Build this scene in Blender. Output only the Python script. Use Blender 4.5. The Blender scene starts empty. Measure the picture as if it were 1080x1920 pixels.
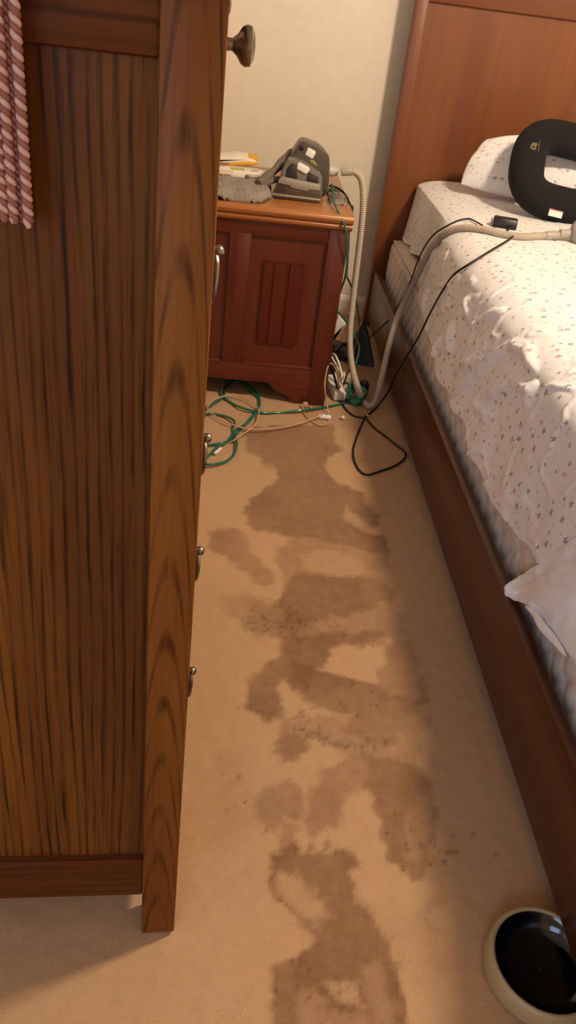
import bpy, bmesh, math, random
import numpy as np
from mathutils import Vector, Matrix, noise
from mathutils.bvhtree import BVHTree
sc = bpy.context.scene
COL = sc.collection
PI = math.pi

# ------------------------------------------------------------------ camera
CAM_M = [[0.993497, -0.077121, -0.083759], [-0.027858, 0.548645, -0.835591], [0.110396, 0.832491, 0.542929]]
cam_d = bpy.data.cameras.new('camera')
cam_d.sensor_fit = 'VERTICAL'
cam_d.sensor_height = 24.0
cam_d.lens = 18.75
cam_d.clip_start = 0.02
cam = bpy.data.objects.new('camera', cam_d)
COL.objects.link(cam)
cam.matrix_world = Matrix.Translation((0, 0, 1.2)) @ Matrix(CAM_M).to_4x4()
sc.camera = cam
# ------------------------------------------------------------------ world, lights, exposure
w = bpy.data.worlds.new('world'); sc.world = w; w.use_nodes = True
w.node_tree.nodes['Background'].inputs[0].default_value = (0.55, 0.65, 0.8, 1)
w.node_tree.nodes['Background'].inputs[1].default_value = 0.6
def lamp(name, kind, loc, energy, color, size=0.2, rot=None, size_y=None):
    d = bpy.data.lights.new(name, kind); d.energy = energy; d.color = color
    if kind == 'AREA':
        d.size = size
        if size_y: d.shape = 'RECTANGLE'; d.size_y = size_y
    else:
        d.shadow_soft_size = size
    o = bpy.data.objects.new(name, d); COL.objects.link(o); o.location = loc
    if rot: o.rotation_euler = rot
    return o
cl_ = lamp('ceiling_lamp_light', 'SPOT', (1.36, 1.34, 2.30), 150, (1.0, 0.81, 0.60), 0.12)   # shaded ceiling lamp, open downwards
cl_.data.spot_size = math.radians(178); cl_.data.spot_blend = .10
lamp('unseen_fill_light', 'POINT', (1.35, -0.85, 1.75), 4.6, (1.0, 0.74, 0.46), 0.25)  # warm unseen fill behind the camera, added to brighten the dresser's side panel
lamp('window_daylight', 'AREA', (-0.70, -1.55, 1.45), 19, (0.50, 0.69, 1.0), 1.0, (math.radians(90), 0, 0), 1.0)
sc.view_settings.view_transform = 'Standard'
sc.view_settings.look = 'None'
sc.view_settings.gamma = 1.0
sc.view_settings.use_curve_mapping = False
sc.view_settings.exposure = 0.36

DATA = {
'hose': [[0.3009,2.74,0.734],[0.3419,2.74,0.7383],[0.3652,2.74,0.723],[0.377,2.74,0.6932],[0.3869,2.735,0.6405],[0.3915,2.73,0.5654],[0.3953,2.72,0.4446],[0.3965,2.69,0.3247],[0.3974,2.64,0.2281],[0.4085,2.58,0.1557],[0.4332,2.54,0.0922],[0.4735,2.5894,0.016],[0.4907,2.5491,0.012],[0.5117,2.5591,0.03],[0.5103,2.52,0.1287],[0.5204,2.56,0.1947],[0.5391,2.62,0.2692],[0.585,2.7745,0.3053],[0.6165,2.7958,0.3885],[0.6302,2.7657,0.4738],[0.6445,2.7237,0.5462],[0.6675,2.6674,0.5978],[0.7058,2.6269,0.6253],[0.7533,2.5816,0.6382],[0.8013,2.5358,0.6416],[0.8642,2.5188,0.6443],[0.9403,2.5477,0.6481],[0.9915,2.5511,0.6542]],
'green': [[0.2751,2.72,0.6979],[0.2773,2.68,0.6737],[0.2843,2.5623,0.655],[0.3007,2.525,0.6353],[0.32,2.522,0.5934],[0.3325,2.53,0.5272],[0.3402,2.56,0.46],[0.3419,2.64,0.3766]],
'green2': [[0.3785,2.9,0.2207],[0.424,2.92,0.1724],[0.452,2.9,0.1382],[0.4688,2.85,0.1169],[0.4652,2.8,0.107],[0.4448,2.7,0.1089],[0.4479,2.7163,0.05],[0.4411,2.6627,0.01],[0.4194,2.5905,0.006],[0.3947,2.5678,0.004],[0.3222,2.515,0.008],[0.2527,2.4722,0.012],[0.1725,2.4521,0.004],[0.1032,2.4344,0.008],[0.0415,2.4506,0.012],[0.0064,2.4974,0.004],[-0.0187,2.5262,0.008],[-0.0326,2.5889,0.012],[-0.0144,2.6698,0.004],[0.0237,2.6693,0.008],[0.0704,2.5976,0.012],[0.0977,2.5589,0.004],[0.1013,2.4791,0.008],[0.0765,2.3815,0.012],[0.0452,2.3072,0.004],[0.0068,2.2132,0.008],[-0.0274,2.1584,0.012],[-0.0448,2.1264,0.004],[-0.0681,2.0828,0.008],[-0.0892,2.1111,0.012],[-0.0768,2.1746,0.004],[-0.0479,2.1792,0.008],[-0.0012,2.1974,0.012],[0.0282,2.2967,0.004],[0.0649,2.3485,0.008],[0.0904,2.4118,0.012],[0.1052,2.5303,0.004],[0.0839,2.6137,0.008],[0.0333,2.6578,0.012],[-0.0076,2.639,0.004],[-0.0223,2.5254,0.008],[-0.0424,2.479,0.012],[-0.0623,2.4544,0.004],[-0.0844,2.4015,0.008],[-0.0827,2.3701,0.012],[-0.0593,2.3986,0.004],[-0.0114,2.3842,0.008],[0.023,2.3403,0.012],[0.0176,2.3095,0.004],[0.0258,2.2521,0.008],[0.0339,2.1863,0.012],[0.0261,2.1351,0.004],[0.0003,2.0813,0.008],[-0.0413,2.0516,0.012],[-0.0796,2.0687,0.004]],
'tan': [[0.3273,2.5285,0.004],[0.2871,2.512,0.004],[0.2621,2.5366,0.004],[0.2542,2.4846,0.004],[0.2683,2.4345,0.004],[0.3018,2.3856,0.004],[0.3276,2.3944,0.004],[0.3414,2.4366,0.004],[0.3354,2.5,0.0268],[0.3197,2.5,0.0873],[0.319,2.52,0.1157],[0.3247,2.54,0.1506],[0.3365,2.56,0.155],[0.3593,2.58,0.1231],[0.3784,2.6,0.0678],[0.3941,2.6318,0.005]],
'tan2': [[0.3288,2.4585,0.014],[0.3031,2.4293,0.014],[0.2298,2.3603,0.014],[0.1532,2.3155,0.014],[0.0772,2.294,0.014],[0.0411,2.3021,0.014],[-0.0063,2.3308,0.014],[-0.0444,2.3696,0.014],[-0.0673,2.4046,0.014],[-0.0677,2.4449,0.014],[-0.0383,2.5051,0.014],[0.0082,2.5362,0.014],[0.0584,2.5124,0.014],[0.0936,2.4651,0.014],[0.101,2.398,0.014],[0.0856,2.3217,0.014],[0.0621,2.2728,0.014],[0.0424,2.2403,0.014],[0.02,2.2044,0.014]],
'black': [[0.8465,2.5404,0.6435],[0.7966,2.4532,0.6415],[0.7266,2.3601,0.6309],[0.6602,2.3147,0.5982],[0.6391,2.3908,0.537],[0.62,2.4008,0.4827],[0.594,2.3883,0.4136],[0.582,2.4071,0.3395],[0.568,2.4532,0.2547],[0.556,2.5143,0.1573],[0.545,2.5456,0.0683],[0.5179,2.5502,0.01],[0.4723,2.4821,0.004],[0.4573,2.4387,0.004],[0.4255,2.3248,0.004],[0.4022,2.2128,0.004],[0.4034,2.1386,0.004],[0.4168,2.0921,0.004],[0.4321,2.0818,0.004],[0.4841,2.1158,0.004],[0.5294,2.1527,0.004],[0.5635,2.1988,0.004],[0.5754,2.2424,0.004],[0.5554,2.2854,0.004],[0.5214,2.3496,0.004],[0.4903,2.4054,0.004],[0.468,2.469,0.004],[0.437,2.4753,0.004],[0.4125,2.5118,0.004],[0.397,2.5726,0.004],[0.3918,2.6022,0.004],[0.4009,2.6462,0.02],[0.4054,2.62,0.0902],[0.4269,2.68,0.1114],[0.4372,2.74,0.1328],[0.4669,2.9,0.1355],[0.4945,3.1,0.118],[0.4852,3.2,0.1713],[0.4592,3.2,0.2241],[0.412,3.1,0.3039]],
'pcord': [[0.2763,2.8119,0.675],[0.3025,2.8171,0.67],[0.3255,2.7951,0.66],[0.3323,2.7061,0.656],[0.352,2.7615,0.6191],[0.36,2.8082,0.5605],[0.355,2.6948,0.5011],[0.355,2.6348,0.43]],
'sensor': [[0.7676,2.6416,0.6382],[0.7577,2.6898,0.6374],[0.7437,2.7432,0.6335],[0.7126,2.7422,0.6253],[0.673,2.7434,0.6001],[0.6493,2.7929,0.5571],[0.6355,2.8303,0.5023],[0.6267,2.8502,0.4492],[0.6166,2.8448,0.3887],[0.609,2.8555,0.3357],[0.585,2.8705,0.254],[0.56,2.9261,0.1754],[0.5143,2.92,0.124]],
'folds': [[[0.6373,2.0555,0.5018],[0.6521,1.9798,0.5557],[0.673,1.9329,0.5899]],[[0.6139,2.0756,0.3578],[0.6249,1.9733,0.4278],[0.6343,1.8726,0.4842]],[[0.6103,1.9727,0.3335],[0.6293,1.868,0.4554],[0.6539,1.7923,0.5615]],[[0.6191,1.8221,0.3919],[0.6291,1.7285,0.4542],[0.6421,1.6396,0.5258],[0.647,1.5531,0.5404]],[[0.6375,1.5493,0.5034],[0.647,1.5611,0.5404],[0.6552,1.5645,0.5646]],[[0.606,2.2718,0.3049],[0.6129,2.2838,0.3524],[0.6189,2.2748,0.392]],[[0.6176,2.1455,0.3837],[0.6232,2.1813,0.4186],[0.629,2.2246,0.4528]],[[0.6442,2.1996,0.5322],[0.6371,2.108,0.5022]],[[0.6317,2.7164,0.4699],[0.6418,2.7149,0.5252],[0.6561,2.7615,0.5676]],[[0.6127,2.5705,0.3509],[0.6244,2.6224,0.4256]],[[0.6539,1.7923,0.5615],[0.6588,1.7003,0.5764],[0.6578,1.5888,0.5726]],[[0.6206,1.8329,0.4017],[0.6191,1.798,0.3916],[0.6241,1.6769,0.423]]],
'net': [[[0.5662,1.2237,0.268],[0.603,1.2499,0.2788],[0.6061,1.205,0.3361],[0.6139,1.1792,0.3886],[0.6247,1.1391,0.4564],[0.6359,1.0989,0.524],[0.6649,1.0281,0.6137],[0.7635,0.9729,0.6577]],[[0.5667,1.2196,0.266],[0.6031,1.2215,0.2771],[0.6031,1.1555,0.3488],[0.6135,1.1163,0.4055],[0.6224,1.0688,0.4616],[0.6338,1.0179,0.5321],[0.6576,0.9267,0.6228],[0.7365,0.8687,0.6612]],[[0.5684,1.2181,0.262],[0.593,1.195,0.2789],[0.593,1.1143,0.3471],[0.596,1.0385,0.3974],[0.6164,1.002,0.4348],[0.6295,0.9376,0.5146],[0.653,0.8321,0.6182],[0.7073,0.7686,0.6636]],[[0.5713,1.2167,0.258],[0.592,1.1948,0.263],[0.593,1.1274,0.2984],[0.593,1.0476,0.3171],[0.593,0.9436,0.3405],[0.593,0.8599,0.3881],[0.593,0.7027,0.4887],[0.593,0.5778,0.565]]],
'stains': [[0.85,0.01,[[0.0511,2.3188],[0.2011,2.3826],[0.3552,2.4001],[0.3474,2.2785],[0.3764,2.2455],[0.3631,2.2178],[0.3207,2.1842],[0.3041,2.097],[0.3208,2.0394],[0.3662,2.0113],[0.4093,1.9697],[0.4417,1.8779],[0.441,1.8207],[0.4157,1.7952],[0.4504,1.725],[0.4417,1.6831],[0.3675,1.6941],[0.2554,1.7313],[0.1824,1.7219],[0.0862,1.7513],[0.0798,1.7773],[0.0604,1.8358],[0.0783,1.8988],[0.1234,1.9641],[0.1674,2.0245],[0.1614,2.0672],[0.1034,2.0985],[0.1103,2.1344],[0.068,2.1701]]],[0.55,0.012,[[0.1824,1.7219],[0.256,1.7419],[0.3696,1.7148],[0.4448,1.6835],[0.4461,1.6058],[0.4415,1.5321],[0.4427,1.4633],[0.4469,1.3831],[0.4345,1.3362],[0.3953,1.3552],[0.3095,1.3321],[0.2461,1.3044],[0.155,1.2819],[0.1463,1.3542],[0.1344,1.4397],[0.1646,1.4761],[0.1881,1.5307],[0.1447,1.6081],[0.1516,1.6772],[0.1875,1.6918]]],[0.85,0.012,[[0.1777,1.5564],[0.2469,1.5827],[0.3602,1.5681],[0.4278,1.5575],[0.4307,1.496],[0.398,1.4587],[0.3183,1.426],[0.2259,1.4007],[0.1725,1.372],[0.1532,1.4499]]],[0.85,0.012,[[0.1561,1.3327],[0.2604,1.3652],[0.3973,1.3706],[0.3818,1.3314],[0.3185,1.3182],[0.2693,1.3101],[0.2649,1.2846],[0.2371,1.2405],[0.1992,1.1591],[0.1676,1.2014],[0.1487,1.2063],[0.1522,1.1492],[0.1466,1.0946],[0.1151,1.0911],[0.0743,1.1189],[0.0824,1.1815],[0.1057,1.2226],[0.1251,1.2445],[0.155,1.2819]]],[0.85,0.012,[[0.1689,1.269],[0.2361,1.2412],[0.3096,1.2239],[0.355,1.2046],[0.3781,1.1749],[0.4235,1.1652],[0.4567,1.1633],[0.4159,1.1174],[0.3835,1.0742],[0.361,1.049],[0.3242,1.0543],[0.2943,1.068],[0.2672,1.0821],[0.2512,1.1221],[0.2227,1.1284],[0.1979,1.1478],[0.1927,1.178],[0.1671,1.203]]],[0.6,0.012,[[0.3846,1.3284],[0.4465,1.355],[0.4585,1.2945],[0.4543,1.208],[0.4601,1.1636],[0.4147,1.1514],[0.3512,1.1728],[0.3556,1.2092],[0.372,1.2576]]],[0.5,0.014,[[0.1517,1.1064],[0.2503,1.1095],[0.2951,1.076],[0.3616,1.0529],[0.4499,1.1628],[0.449,1.1198],[0.4136,1.0067],[0.3118,1.0003],[0.262,1.0195],[0.2089,1.0504],[0.18,1.0179],[0.1438,1.0193]]],[0.6,0.012,[[-0.0272,1.7194],[-0.0031,1.7403],[0.0372,1.7517],[0.0734,1.7208],[0.0758,1.6694],[0.0991,1.6334],[0.125,1.5935],[0.1485,1.5546],[0.1465,1.5266],[0.1183,1.511],[0.0935,1.5206],[0.068,1.5556],[0.0389,1.5833],[0.0181,1.6289],[-0.0044,1.6262],[-0.0225,1.6626]]],[0.25,0.012,[[-0.0216,1.7084],[0.0339,1.7453],[0.0385,1.7046],[0.0114,1.6336],[-0.0148,1.6413]]],[0.35,0.02,[[0.0181,1.471],[0.0876,1.4833],[0.1303,1.4593],[0.1669,1.4632],[0.2031,1.4529],[0.2317,1.4189],[0.2158,1.3386],[0.1578,1.3289],[0.1149,1.3249],[0.0889,1.3606],[0.0597,1.375],[0.023,1.4249]]],[0.4,0.016,[[0.088,1.4502],[0.1606,1.4578],[0.1821,1.3696],[0.152,1.3242],[0.1063,1.3367],[0.0715,1.3675]]],[0.85,0.01,[[0.1383,1.026],[0.1574,1.0508],[0.2011,1.0641],[0.2021,1.0302],[0.1717,0.9956],[0.1456,0.9908]]],[0.6,0.01,[[0.1194,0.9458],[0.1755,0.9582],[0.1931,0.9202],[0.1749,0.8763],[0.1477,0.8556],[0.1765,0.8543],[0.1752,0.8223],[0.1469,0.8157],[0.1428,0.8472],[0.1047,0.8588],[0.0947,0.9002]]],[0.6,0.014,[[0.1992,0.9205],[0.2278,0.9738],[0.306,1.0238],[0.3353,0.9995],[0.3014,0.9565],[0.2585,0.9092],[0.2468,0.8579],[0.1948,0.8364],[0.182,0.8711]]],[1.0,0.008,[[0.1445,0.8156],[0.1706,0.8247],[0.1837,0.802],[0.2123,0.811],[0.2642,0.8108],[0.2795,0.7987],[0.2678,0.7756],[0.2667,0.7417],[0.2849,0.7031],[0.3113,0.6688],[0.3116,0.6249],[0.3204,0.5857],[0.321,0.5375],[0.1232,0.5333],[0.1237,0.5807],[0.1342,0.6158],[0.1638,0.6389],[0.1879,0.6605],[0.1615,0.6942],[0.1382,0.7227],[0.1266,0.7551],[0.1302,0.7945],[0.1419,0.8001]]],[-0.85,0.01,[[0.1461,0.7803],[0.1774,0.762],[0.1898,0.7387],[0.2108,0.7163],[0.2118,0.6983],[0.1912,0.6821],[0.1661,0.7011],[0.1471,0.7276],[0.1374,0.7555]]],[-0.8,0.008,[[0.2046,0.5923],[0.2359,0.6009],[0.2504,0.6013],[0.2543,0.5802],[0.2606,0.5635],[0.2411,0.5686],[0.2256,0.5757],[0.2174,0.5736],[0.2144,0.5868]]],[-0.45,0.012,[[0.1617,0.5816],[0.186,0.5861],[0.2087,0.5641],[0.264,0.558],[0.2617,0.6114],[0.2883,0.6242],[0.3064,0.5739],[0.2932,0.5369],[0.1599,0.5341]]],[0.85,0.01,[[0.3014,0.9565],[0.3146,1.0046],[0.3577,1.0074],[0.4044,0.9973],[0.433,0.9488],[0.427,0.8837],[0.4106,0.8281],[0.3877,0.7807],[0.371,0.7652],[0.3498,0.7791],[0.3297,0.8035],[0.3191,0.8505],[0.3197,0.8952]]],[0.3,0.02,[[0.3559,0.9943],[0.4023,0.9844],[0.4119,0.9476],[0.3766,0.9216],[0.3498,0.9501]]],[-0.45,0.012,[[0.385,0.9103],[0.4244,0.9302],[0.4177,0.8664],[0.3941,0.8168],[0.3664,0.7949],[0.3504,0.8148],[0.3627,0.8637]]],[0.45,0.012,[[0.3941,0.8168],[0.4223,0.8129],[0.4229,0.7673],[0.4207,0.7288],[0.4004,0.7234],[0.375,0.7087],[0.3934,0.6868],[0.3747,0.6818],[0.3637,0.7082],[0.391,0.7466],[0.3804,0.7656]]],[0.8,0.005,[[0.4131,0.8282],[0.4446,0.827],[0.4477,0.814],[0.4319,0.8123]]],[-0.8,0.01,[[0.2701,1.3077],[0.3109,1.3089],[0.354,1.3128],[0.3669,1.3014],[0.3943,1.2938],[0.3684,1.2573],[0.3539,1.2091],[0.3195,1.2201],[0.283,1.2311],[0.2358,1.2365],[0.265,1.2628]]],[-0.6,0.01,[[0.2514,1.1242],[0.2712,1.1299],[0.2991,1.1172],[0.2907,1.096],[0.2738,1.0846],[0.2622,1.098]]],[-0.6,0.012,[[0.2067,1.6493],[0.2707,1.6871],[0.3628,1.6487],[0.3867,1.5989],[0.3319,1.5722],[0.2638,1.58],[0.2132,1.5974]]],[-0.6,0.008,[[0.3314,1.8395],[0.3628,1.902],[0.3832,1.8467],[0.431,1.7917],[0.4251,1.7693],[0.3837,1.7909]]],[-0.5,0.008,[[0.4038,1.9814],[0.4323,1.9361],[0.4435,1.8665],[0.4251,1.8755],[0.4066,1.9446]]],[-0.5,0.006,[[0.0965,2.1043],[0.1517,2.1065],[0.1582,2.0802],[0.1103,2.0724]]],[-0.4,0.01,[[0.1487,1.2063],[0.1724,1.2017],[0.1921,1.1585],[0.1662,1.1503]]],[-0.5,0.008,[[0.3956,1.4837],[0.4194,1.4948],[0.408,1.4515],[0.3942,1.45]]],[0.22,0.03,[[0.0161,1.0049],[0.0833,1.0093],[0.0951,0.8666],[0.0589,0.8014],[0.0173,0.8097]]],[0.22,0.04,[[0.2817,0.7144],[0.3886,0.7092],[0.3967,0.6152],[0.3263,0.5975]]],[0.25,0.03,[[0.2418,2.5323],[0.3967,2.5853],[0.5022,2.5],[0.4177,2.4035],[0.2714,2.3761]]]],
'specks': [[0.1828,1.3714,0.0054,0.9],[0.1561,1.3715,0.0054,-0.2],[0.1966,1.3744,0.0041,0.9],[0.1916,1.3919,0.0054,0.4],[0.1697,1.3912,0.0053,0.9],[0.1794,1.3678,0.0034,0.9],[0.1522,1.3816,0.0045,-0.2],[0.2004,1.3803,0.0037,0.4],[0.1677,1.4027,0.003,-0.2],[0.1519,1.3463,0.0041,0.4],[0.1716,1.4195,0.0037,0.9],[0.1928,1.4288,0.0041,0.9],[0.2002,1.3979,0.0023,-0.2],[0.2137,1.386,0.0033,0.4],[0.2011,1.3887,0.0032,-0.2],[0.1829,1.3841,0.004,0.9],[0.1788,1.3911,0.0048,0.4],[0.1912,1.4159,0.0053,0.4],[0.1911,1.4029,0.0037,-0.2],[0.1798,1.3524,0.0048,0.9],[0.187,1.3692,0.0024,-0.2],[0.201,1.3909,0.0038,-0.2],[0.1814,1.3653,0.0046,0.4],[0.1694,1.3926,0.0041,-0.2],[0.2105,1.4023,0.0046,0.9],[0.18,1.3668,0.0046,0.4],[0.2034,1.3327,0.0045,-0.2],[0.1916,1.3273,0.0043,0.4],[0.1566,1.3819,0.0035,0.4],[0.1454,1.3686,0.0033,-0.2],[0.1825,1.3477,0.0036,-0.2],[0.1485,1.3862,0.0033,0.9],[0.206,1.3761,0.003,0.9],[0.1937,1.3677,0.0043,0.9],[0.2092,1.4145,0.0028,-0.2],[0.2105,1.3746,0.0051,-0.2],[0.1616,1.4069,0.0033,0.4],[0.2367,1.4001,0.0041,0.9],[0.1756,1.4402,0.0055,0.4],[0.2219,1.3938,0.003,-0.2],[0.1775,1.3811,0.0027,0.4],[0.171,1.363,0.0033,-0.2],[0.1607,1.3667,0.005,0.4],[0.1465,1.3844,0.0037,-0.2],[0.1391,1.385,0.0025,0.4],[0.1843,1.4097,0.0026,0.9],[0.2231,1.3751,0.0054,0.9],[0.179,1.4114,0.0045,-0.2],[0.1552,1.3765,0.0034,0.9],[0.1836,1.3509,0.0033,-0.2],[0.1679,1.4263,0.002,-0.2],[0.1886,1.39,0.0031,-0.2],[0.1782,1.4117,0.005,0.9],[0.1945,1.3235,0.0029,0.4],[0.2156,1.3904,0.0031,-0.2],[0.2113,1.336,0.0026,0.4],[0.1918,1.3655,0.004,0.9],[0.2128,1.3844,0.0025,0.4],[0.1968,1.392,0.0053,0.4],[0.1742,1.354,0.0025,-0.2],[0.1202,1.3945,0.0049,0.9],[0.09,1.3557,0.0045,0.4],[0.1187,1.3928,0.0036,0.9],[0.0946,1.3553,0.0036,0.9],[0.0964,1.3755,0.0031,0.9],[0.0931,1.3778,0.0047,-0.2],[0.0841,1.379,0.0052,0.4],[0.1122,1.3938,0.0046,0.4],[0.0887,1.423,0.0055,-0.2],[0.1123,1.4019,0.0053,0.9],[0.1255,1.3574,0.0036,0.4],[0.1276,1.3859,0.0052,0.4],[0.1419,1.3851,0.0025,0.4],[0.0811,1.3957,0.0039,0.4],[0.1174,1.3488,0.0031,-0.2],[0.1295,1.4107,0.0053,0.4],[0.1116,1.3718,0.0046,0.9],[0.1105,1.4021,0.004,0.9],[0.134,1.3692,0.004,0.4],[0.1191,1.3726,0.0038,0.9],[0.2948,1.0379,0.0052,0.4],[0.2147,1.0667,0.0047,-0.2],[0.2603,1.0377,0.0036,0.9],[0.2327,1.0461,0.0033,0.4],[0.289,1.0446,0.005,0.9],[0.2295,1.0551,0.0043,0.9],[0.2779,1.0525,0.0037,0.4],[0.2198,1.0584,0.0043,0.9],[0.275,1.0372,0.0046,0.4],[0.1834,1.0772,0.0018,0.4],[0.2022,1.0592,0.0042,-0.2],[0.269,1.0432,0.002,0.9],[0.2518,1.0514,0.002,0.9],[0.2532,1.0393,0.0048,0.9],[0.2679,1.0467,0.0028,0.9],[0.2613,1.0504,0.0026,0.4],[0.2008,1.0622,0.0054,0.4],[0.1766,1.0735,0.0048,0.9],[0.2909,1.0303,0.0031,0.9],[0.2263,1.0585,0.0047,0.9],[0.2111,1.0682,0.0046,-0.2],[0.2086,1.0548,0.0043,0.9],[0.3069,1.0245,0.0044,0.4],[0.2648,1.0389,0.0054,0.9],[0.1933,1.0753,0.0036,0.9],[0.2533,1.0367,0.0054,-0.2],[0.2245,1.0507,0.0032,0.4],[0.224,1.0778,0.0051,0.4],[0.2655,1.0554,0.004,0.9],[0.2447,1.0729,0.0033,0.4],[0.2377,1.0541,0.0048,0.9],[0.1888,1.0761,0.0029,-0.2],[0.2343,1.0488,0.0019,-0.2],[0.226,1.0708,0.0052,0.4],[0.2776,1.0355,0.0047,-0.2],[0.3079,1.0427,0.0035,0.4],[0.2318,1.0524,0.0018,0.9],[0.3054,1.0389,0.0049,0.4],[0.2567,1.0434,0.0048,0.9],[0.2801,1.045,0.0029,0.4],[0.2417,1.0441,0.0045,0.9],[0.2485,1.0588,0.0032,-0.2],[0.2154,1.0565,0.0022,-0.2],[0.2272,1.0602,0.0036,0.4],[0.2323,1.04,0.0054,0.4],[0.1864,1.1086,0.0037,-0.2],[0.2044,1.097,0.0049,0.4],[0.1848,1.116,0.0045,0.4],[0.1823,1.1078,0.0041,-0.2],[0.1974,1.1211,0.0024,-0.2],[0.1955,1.1198,0.0043,0.9],[0.1973,1.1163,0.0021,-0.2],[0.1782,1.0903,0.0022,-0.2],[0.1861,1.1157,0.0053,-0.2],[0.1845,1.1264,0.0045,0.4],[0.2138,1.1282,0.005,-0.2],[0.174,1.1009,0.0048,-0.2],[0.1934,1.1076,0.0055,-0.2],[0.1892,1.076,0.0042,-0.2],[0.1862,1.106,0.0019,-0.2],[0.339,1.0616,0.0023,-0.2],[0.3703,1.059,0.0044,0.4],[0.3168,1.0536,0.004,0.4],[0.3288,1.0344,0.005,0.9],[0.354,1.047,0.0053,-0.2],[0.3636,1.0471,0.0029,0.9],[0.3201,1.0555,0.0054,0.9],[0.3568,1.0503,0.0025,0.4],[0.3341,1.0457,0.0019,0.9],[0.3309,1.0412,0.0045,0.4],[0.3448,1.0391,0.0023,0.4],[0.3548,1.0547,0.0038,0.4],[0.3407,1.0515,0.0023,-0.2],[0.3392,1.0595,0.0037,0.4],[0.3053,1.118,0.004,0.9],[0.3584,1.1923,0.0023,0.4],[0.2023,1.181,0.0029,0.9],[0.2822,1.1418,0.0037,0.4],[0.2885,1.192,0.004,0.4],[0.3528,1.2019,0.0028,-0.2],[0.2047,1.1848,0.005,0.4],[0.3041,1.2063,0.0046,0.4],[0.2999,1.197,0.0021,0.9],[0.2746,1.1482,0.0043,0.9],[0.307,1.1849,0.0033,-0.2],[0.2599,1.2057,0.0022,0.4],[0.2245,1.2644,0.0019,0.9],[0.342,1.1871,0.0041,0.9],[0.3721,1.1669,0.0025,0.9],[0.3753,1.182,0.0033,0.4],[0.3708,1.1905,0.0049,0.4],[0.3491,1.1488,0.004,-0.2],[0.4016,1.1999,0.0037,0.9],[0.3584,1.1776,0.0037,0.9],[0.3605,1.1628,0.0033,-0.2],[0.3631,1.1594,0.0045,-0.2],[0.3582,1.1622,0.0055,0.4],[0.3363,1.1481,0.0027,0.4],[0.2233,0.8253,0.0052,0.4],[0.1848,0.8014,0.0019,-0.2],[0.1928,0.8123,0.0039,0.4],[0.2274,0.8201,0.0051,0.9],[0.1979,0.8174,0.0045,0.9],[0.1903,0.8127,0.0033,-0.2],[0.1944,0.8217,0.0046,-0.2],[0.2392,0.8124,0.0052,0.4],[0.1698,0.8123,0.0032,0.9],[0.2166,0.8255,0.0032,-0.2],[0.2154,0.8232,0.0028,0.4],[0.2199,0.8164,0.0051,-0.2],[0.1596,0.6313,0.0036,0.9],[0.1659,0.6128,0.0053,0.9],[0.1726,0.6106,0.0019,0.4],[0.1806,0.6151,0.0035,0.9],[0.1644,0.6074,0.0026,-0.2],[0.1556,0.6266,0.0041,0.9],[0.1701,0.6251,0.004,0.4],[0.1661,0.6176,0.0036,-0.2],[0.1772,0.631,0.0034,0.4],[0.1649,0.6095,0.0028,-0.2],[0.1978,0.589,0.0053,0.4],[0.1782,0.5761,0.0052,-0.2],[0.1792,0.6034,0.0031,0.9],[0.19,0.5918,0.0021,0.4],[0.1658,0.591,0.0032,0.4],[0.2238,0.5825,0.0041,0.4],[0.2094,0.5645,0.0049,-0.2],[0.2269,0.5628,0.0048,0.4],[0.2399,0.5924,0.0039,0.4],[0.1929,0.5683,0.0018,0.9],[0.1646,0.5911,0.0034,0.9],[0.1839,0.5831,0.0029,0.4],[0.1314,0.5865,0.0031,0.9],[0.2154,0.5714,0.0024,-0.2],[0.3481,0.7821,0.0042,0.4],[0.3976,0.7946,0.0047,-0.2],[0.4471,0.8509,0.0041,0.9],[0.3882,0.8339,0.0053,0.4],[0.3613,0.8187,0.0039,0.4],[0.3808,0.8245,0.0019,-0.2],[0.4864,0.8574,0.0044,-0.2],[0.4232,0.8006,0.0041,0.4],[0.306,1.3774,0.0045,-0.2],[0.3356,1.3348,0.002,0.4],[0.2057,1.3514,0.0028,-0.2],[0.2856,1.3888,0.004,0.9],[0.3473,1.3949,0.0038,0.9],[0.412,1.4177,0.002,0.9],[0.4397,1.4309,0.0031,-0.2],[0.2622,1.4007,0.0031,0.4],[0.3623,1.3266,0.0043,0.4],[0.3,1.3541,0.0048,0.9],[0.2725,1.3411,0.0032,0.9],[0.2683,1.3845,0.0032,0.4],[0.3585,0.8844,0.0021,-0.2],[0.333,0.8232,0.0032,0.4],[0.3376,0.8358,0.0023,-0.2],[0.3507,0.8887,0.0044,0.9],[0.376,0.8582,0.0052,0.9],[0.3618,0.8305,0.0036,0.9],[0.3452,0.8479,0.004,0.4],[0.2943,0.8603,0.0029,-0.2],[0.3835,0.883,0.0048,0.4],[0.3306,0.8503,0.0033,0.9],[0.0827,0.9007,0.003,0.9],[0.0403,0.9548,0.0038,-0.2],[0.0629,1.1153,0.0027,0.4],[0.0695,0.9535,0.0049,0.9],[0.1175,0.8423,0.0042,-0.2],[0.0917,0.8657,0.0043,0.4],[0.0541,0.8847,0.0025,0.9],[0.0507,0.8848,0.0023,0.9],[0.0543,0.9864,0.0036,0.9],[0.0656,0.8898,0.0021,0.4],[0.5835,1.2071,0.005,0.0],[0.5185,0.8203,0.005,0.0]],
'cp_body': [[0.0979,0.6318],[0.111,0.7051],[0.1337,0.7632],[0.156,0.8046],[0.167,0.812],[0.1807,0.8104],[0.2225,0.8009],[0.2447,0.7876],[0.2568,0.7748],[0.2624,0.7468],[0.2663,0.694],[0.2565,0.6385]],
'cp_tank': [[0.0883,0.6366],[0.1029,0.6948],[0.1113,0.7275],[0.1262,0.7604],[0.1442,0.7655],[0.1897,0.7516],[0.2316,0.7292],[0.2386,0.7156],[0.2449,0.6432]],
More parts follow.
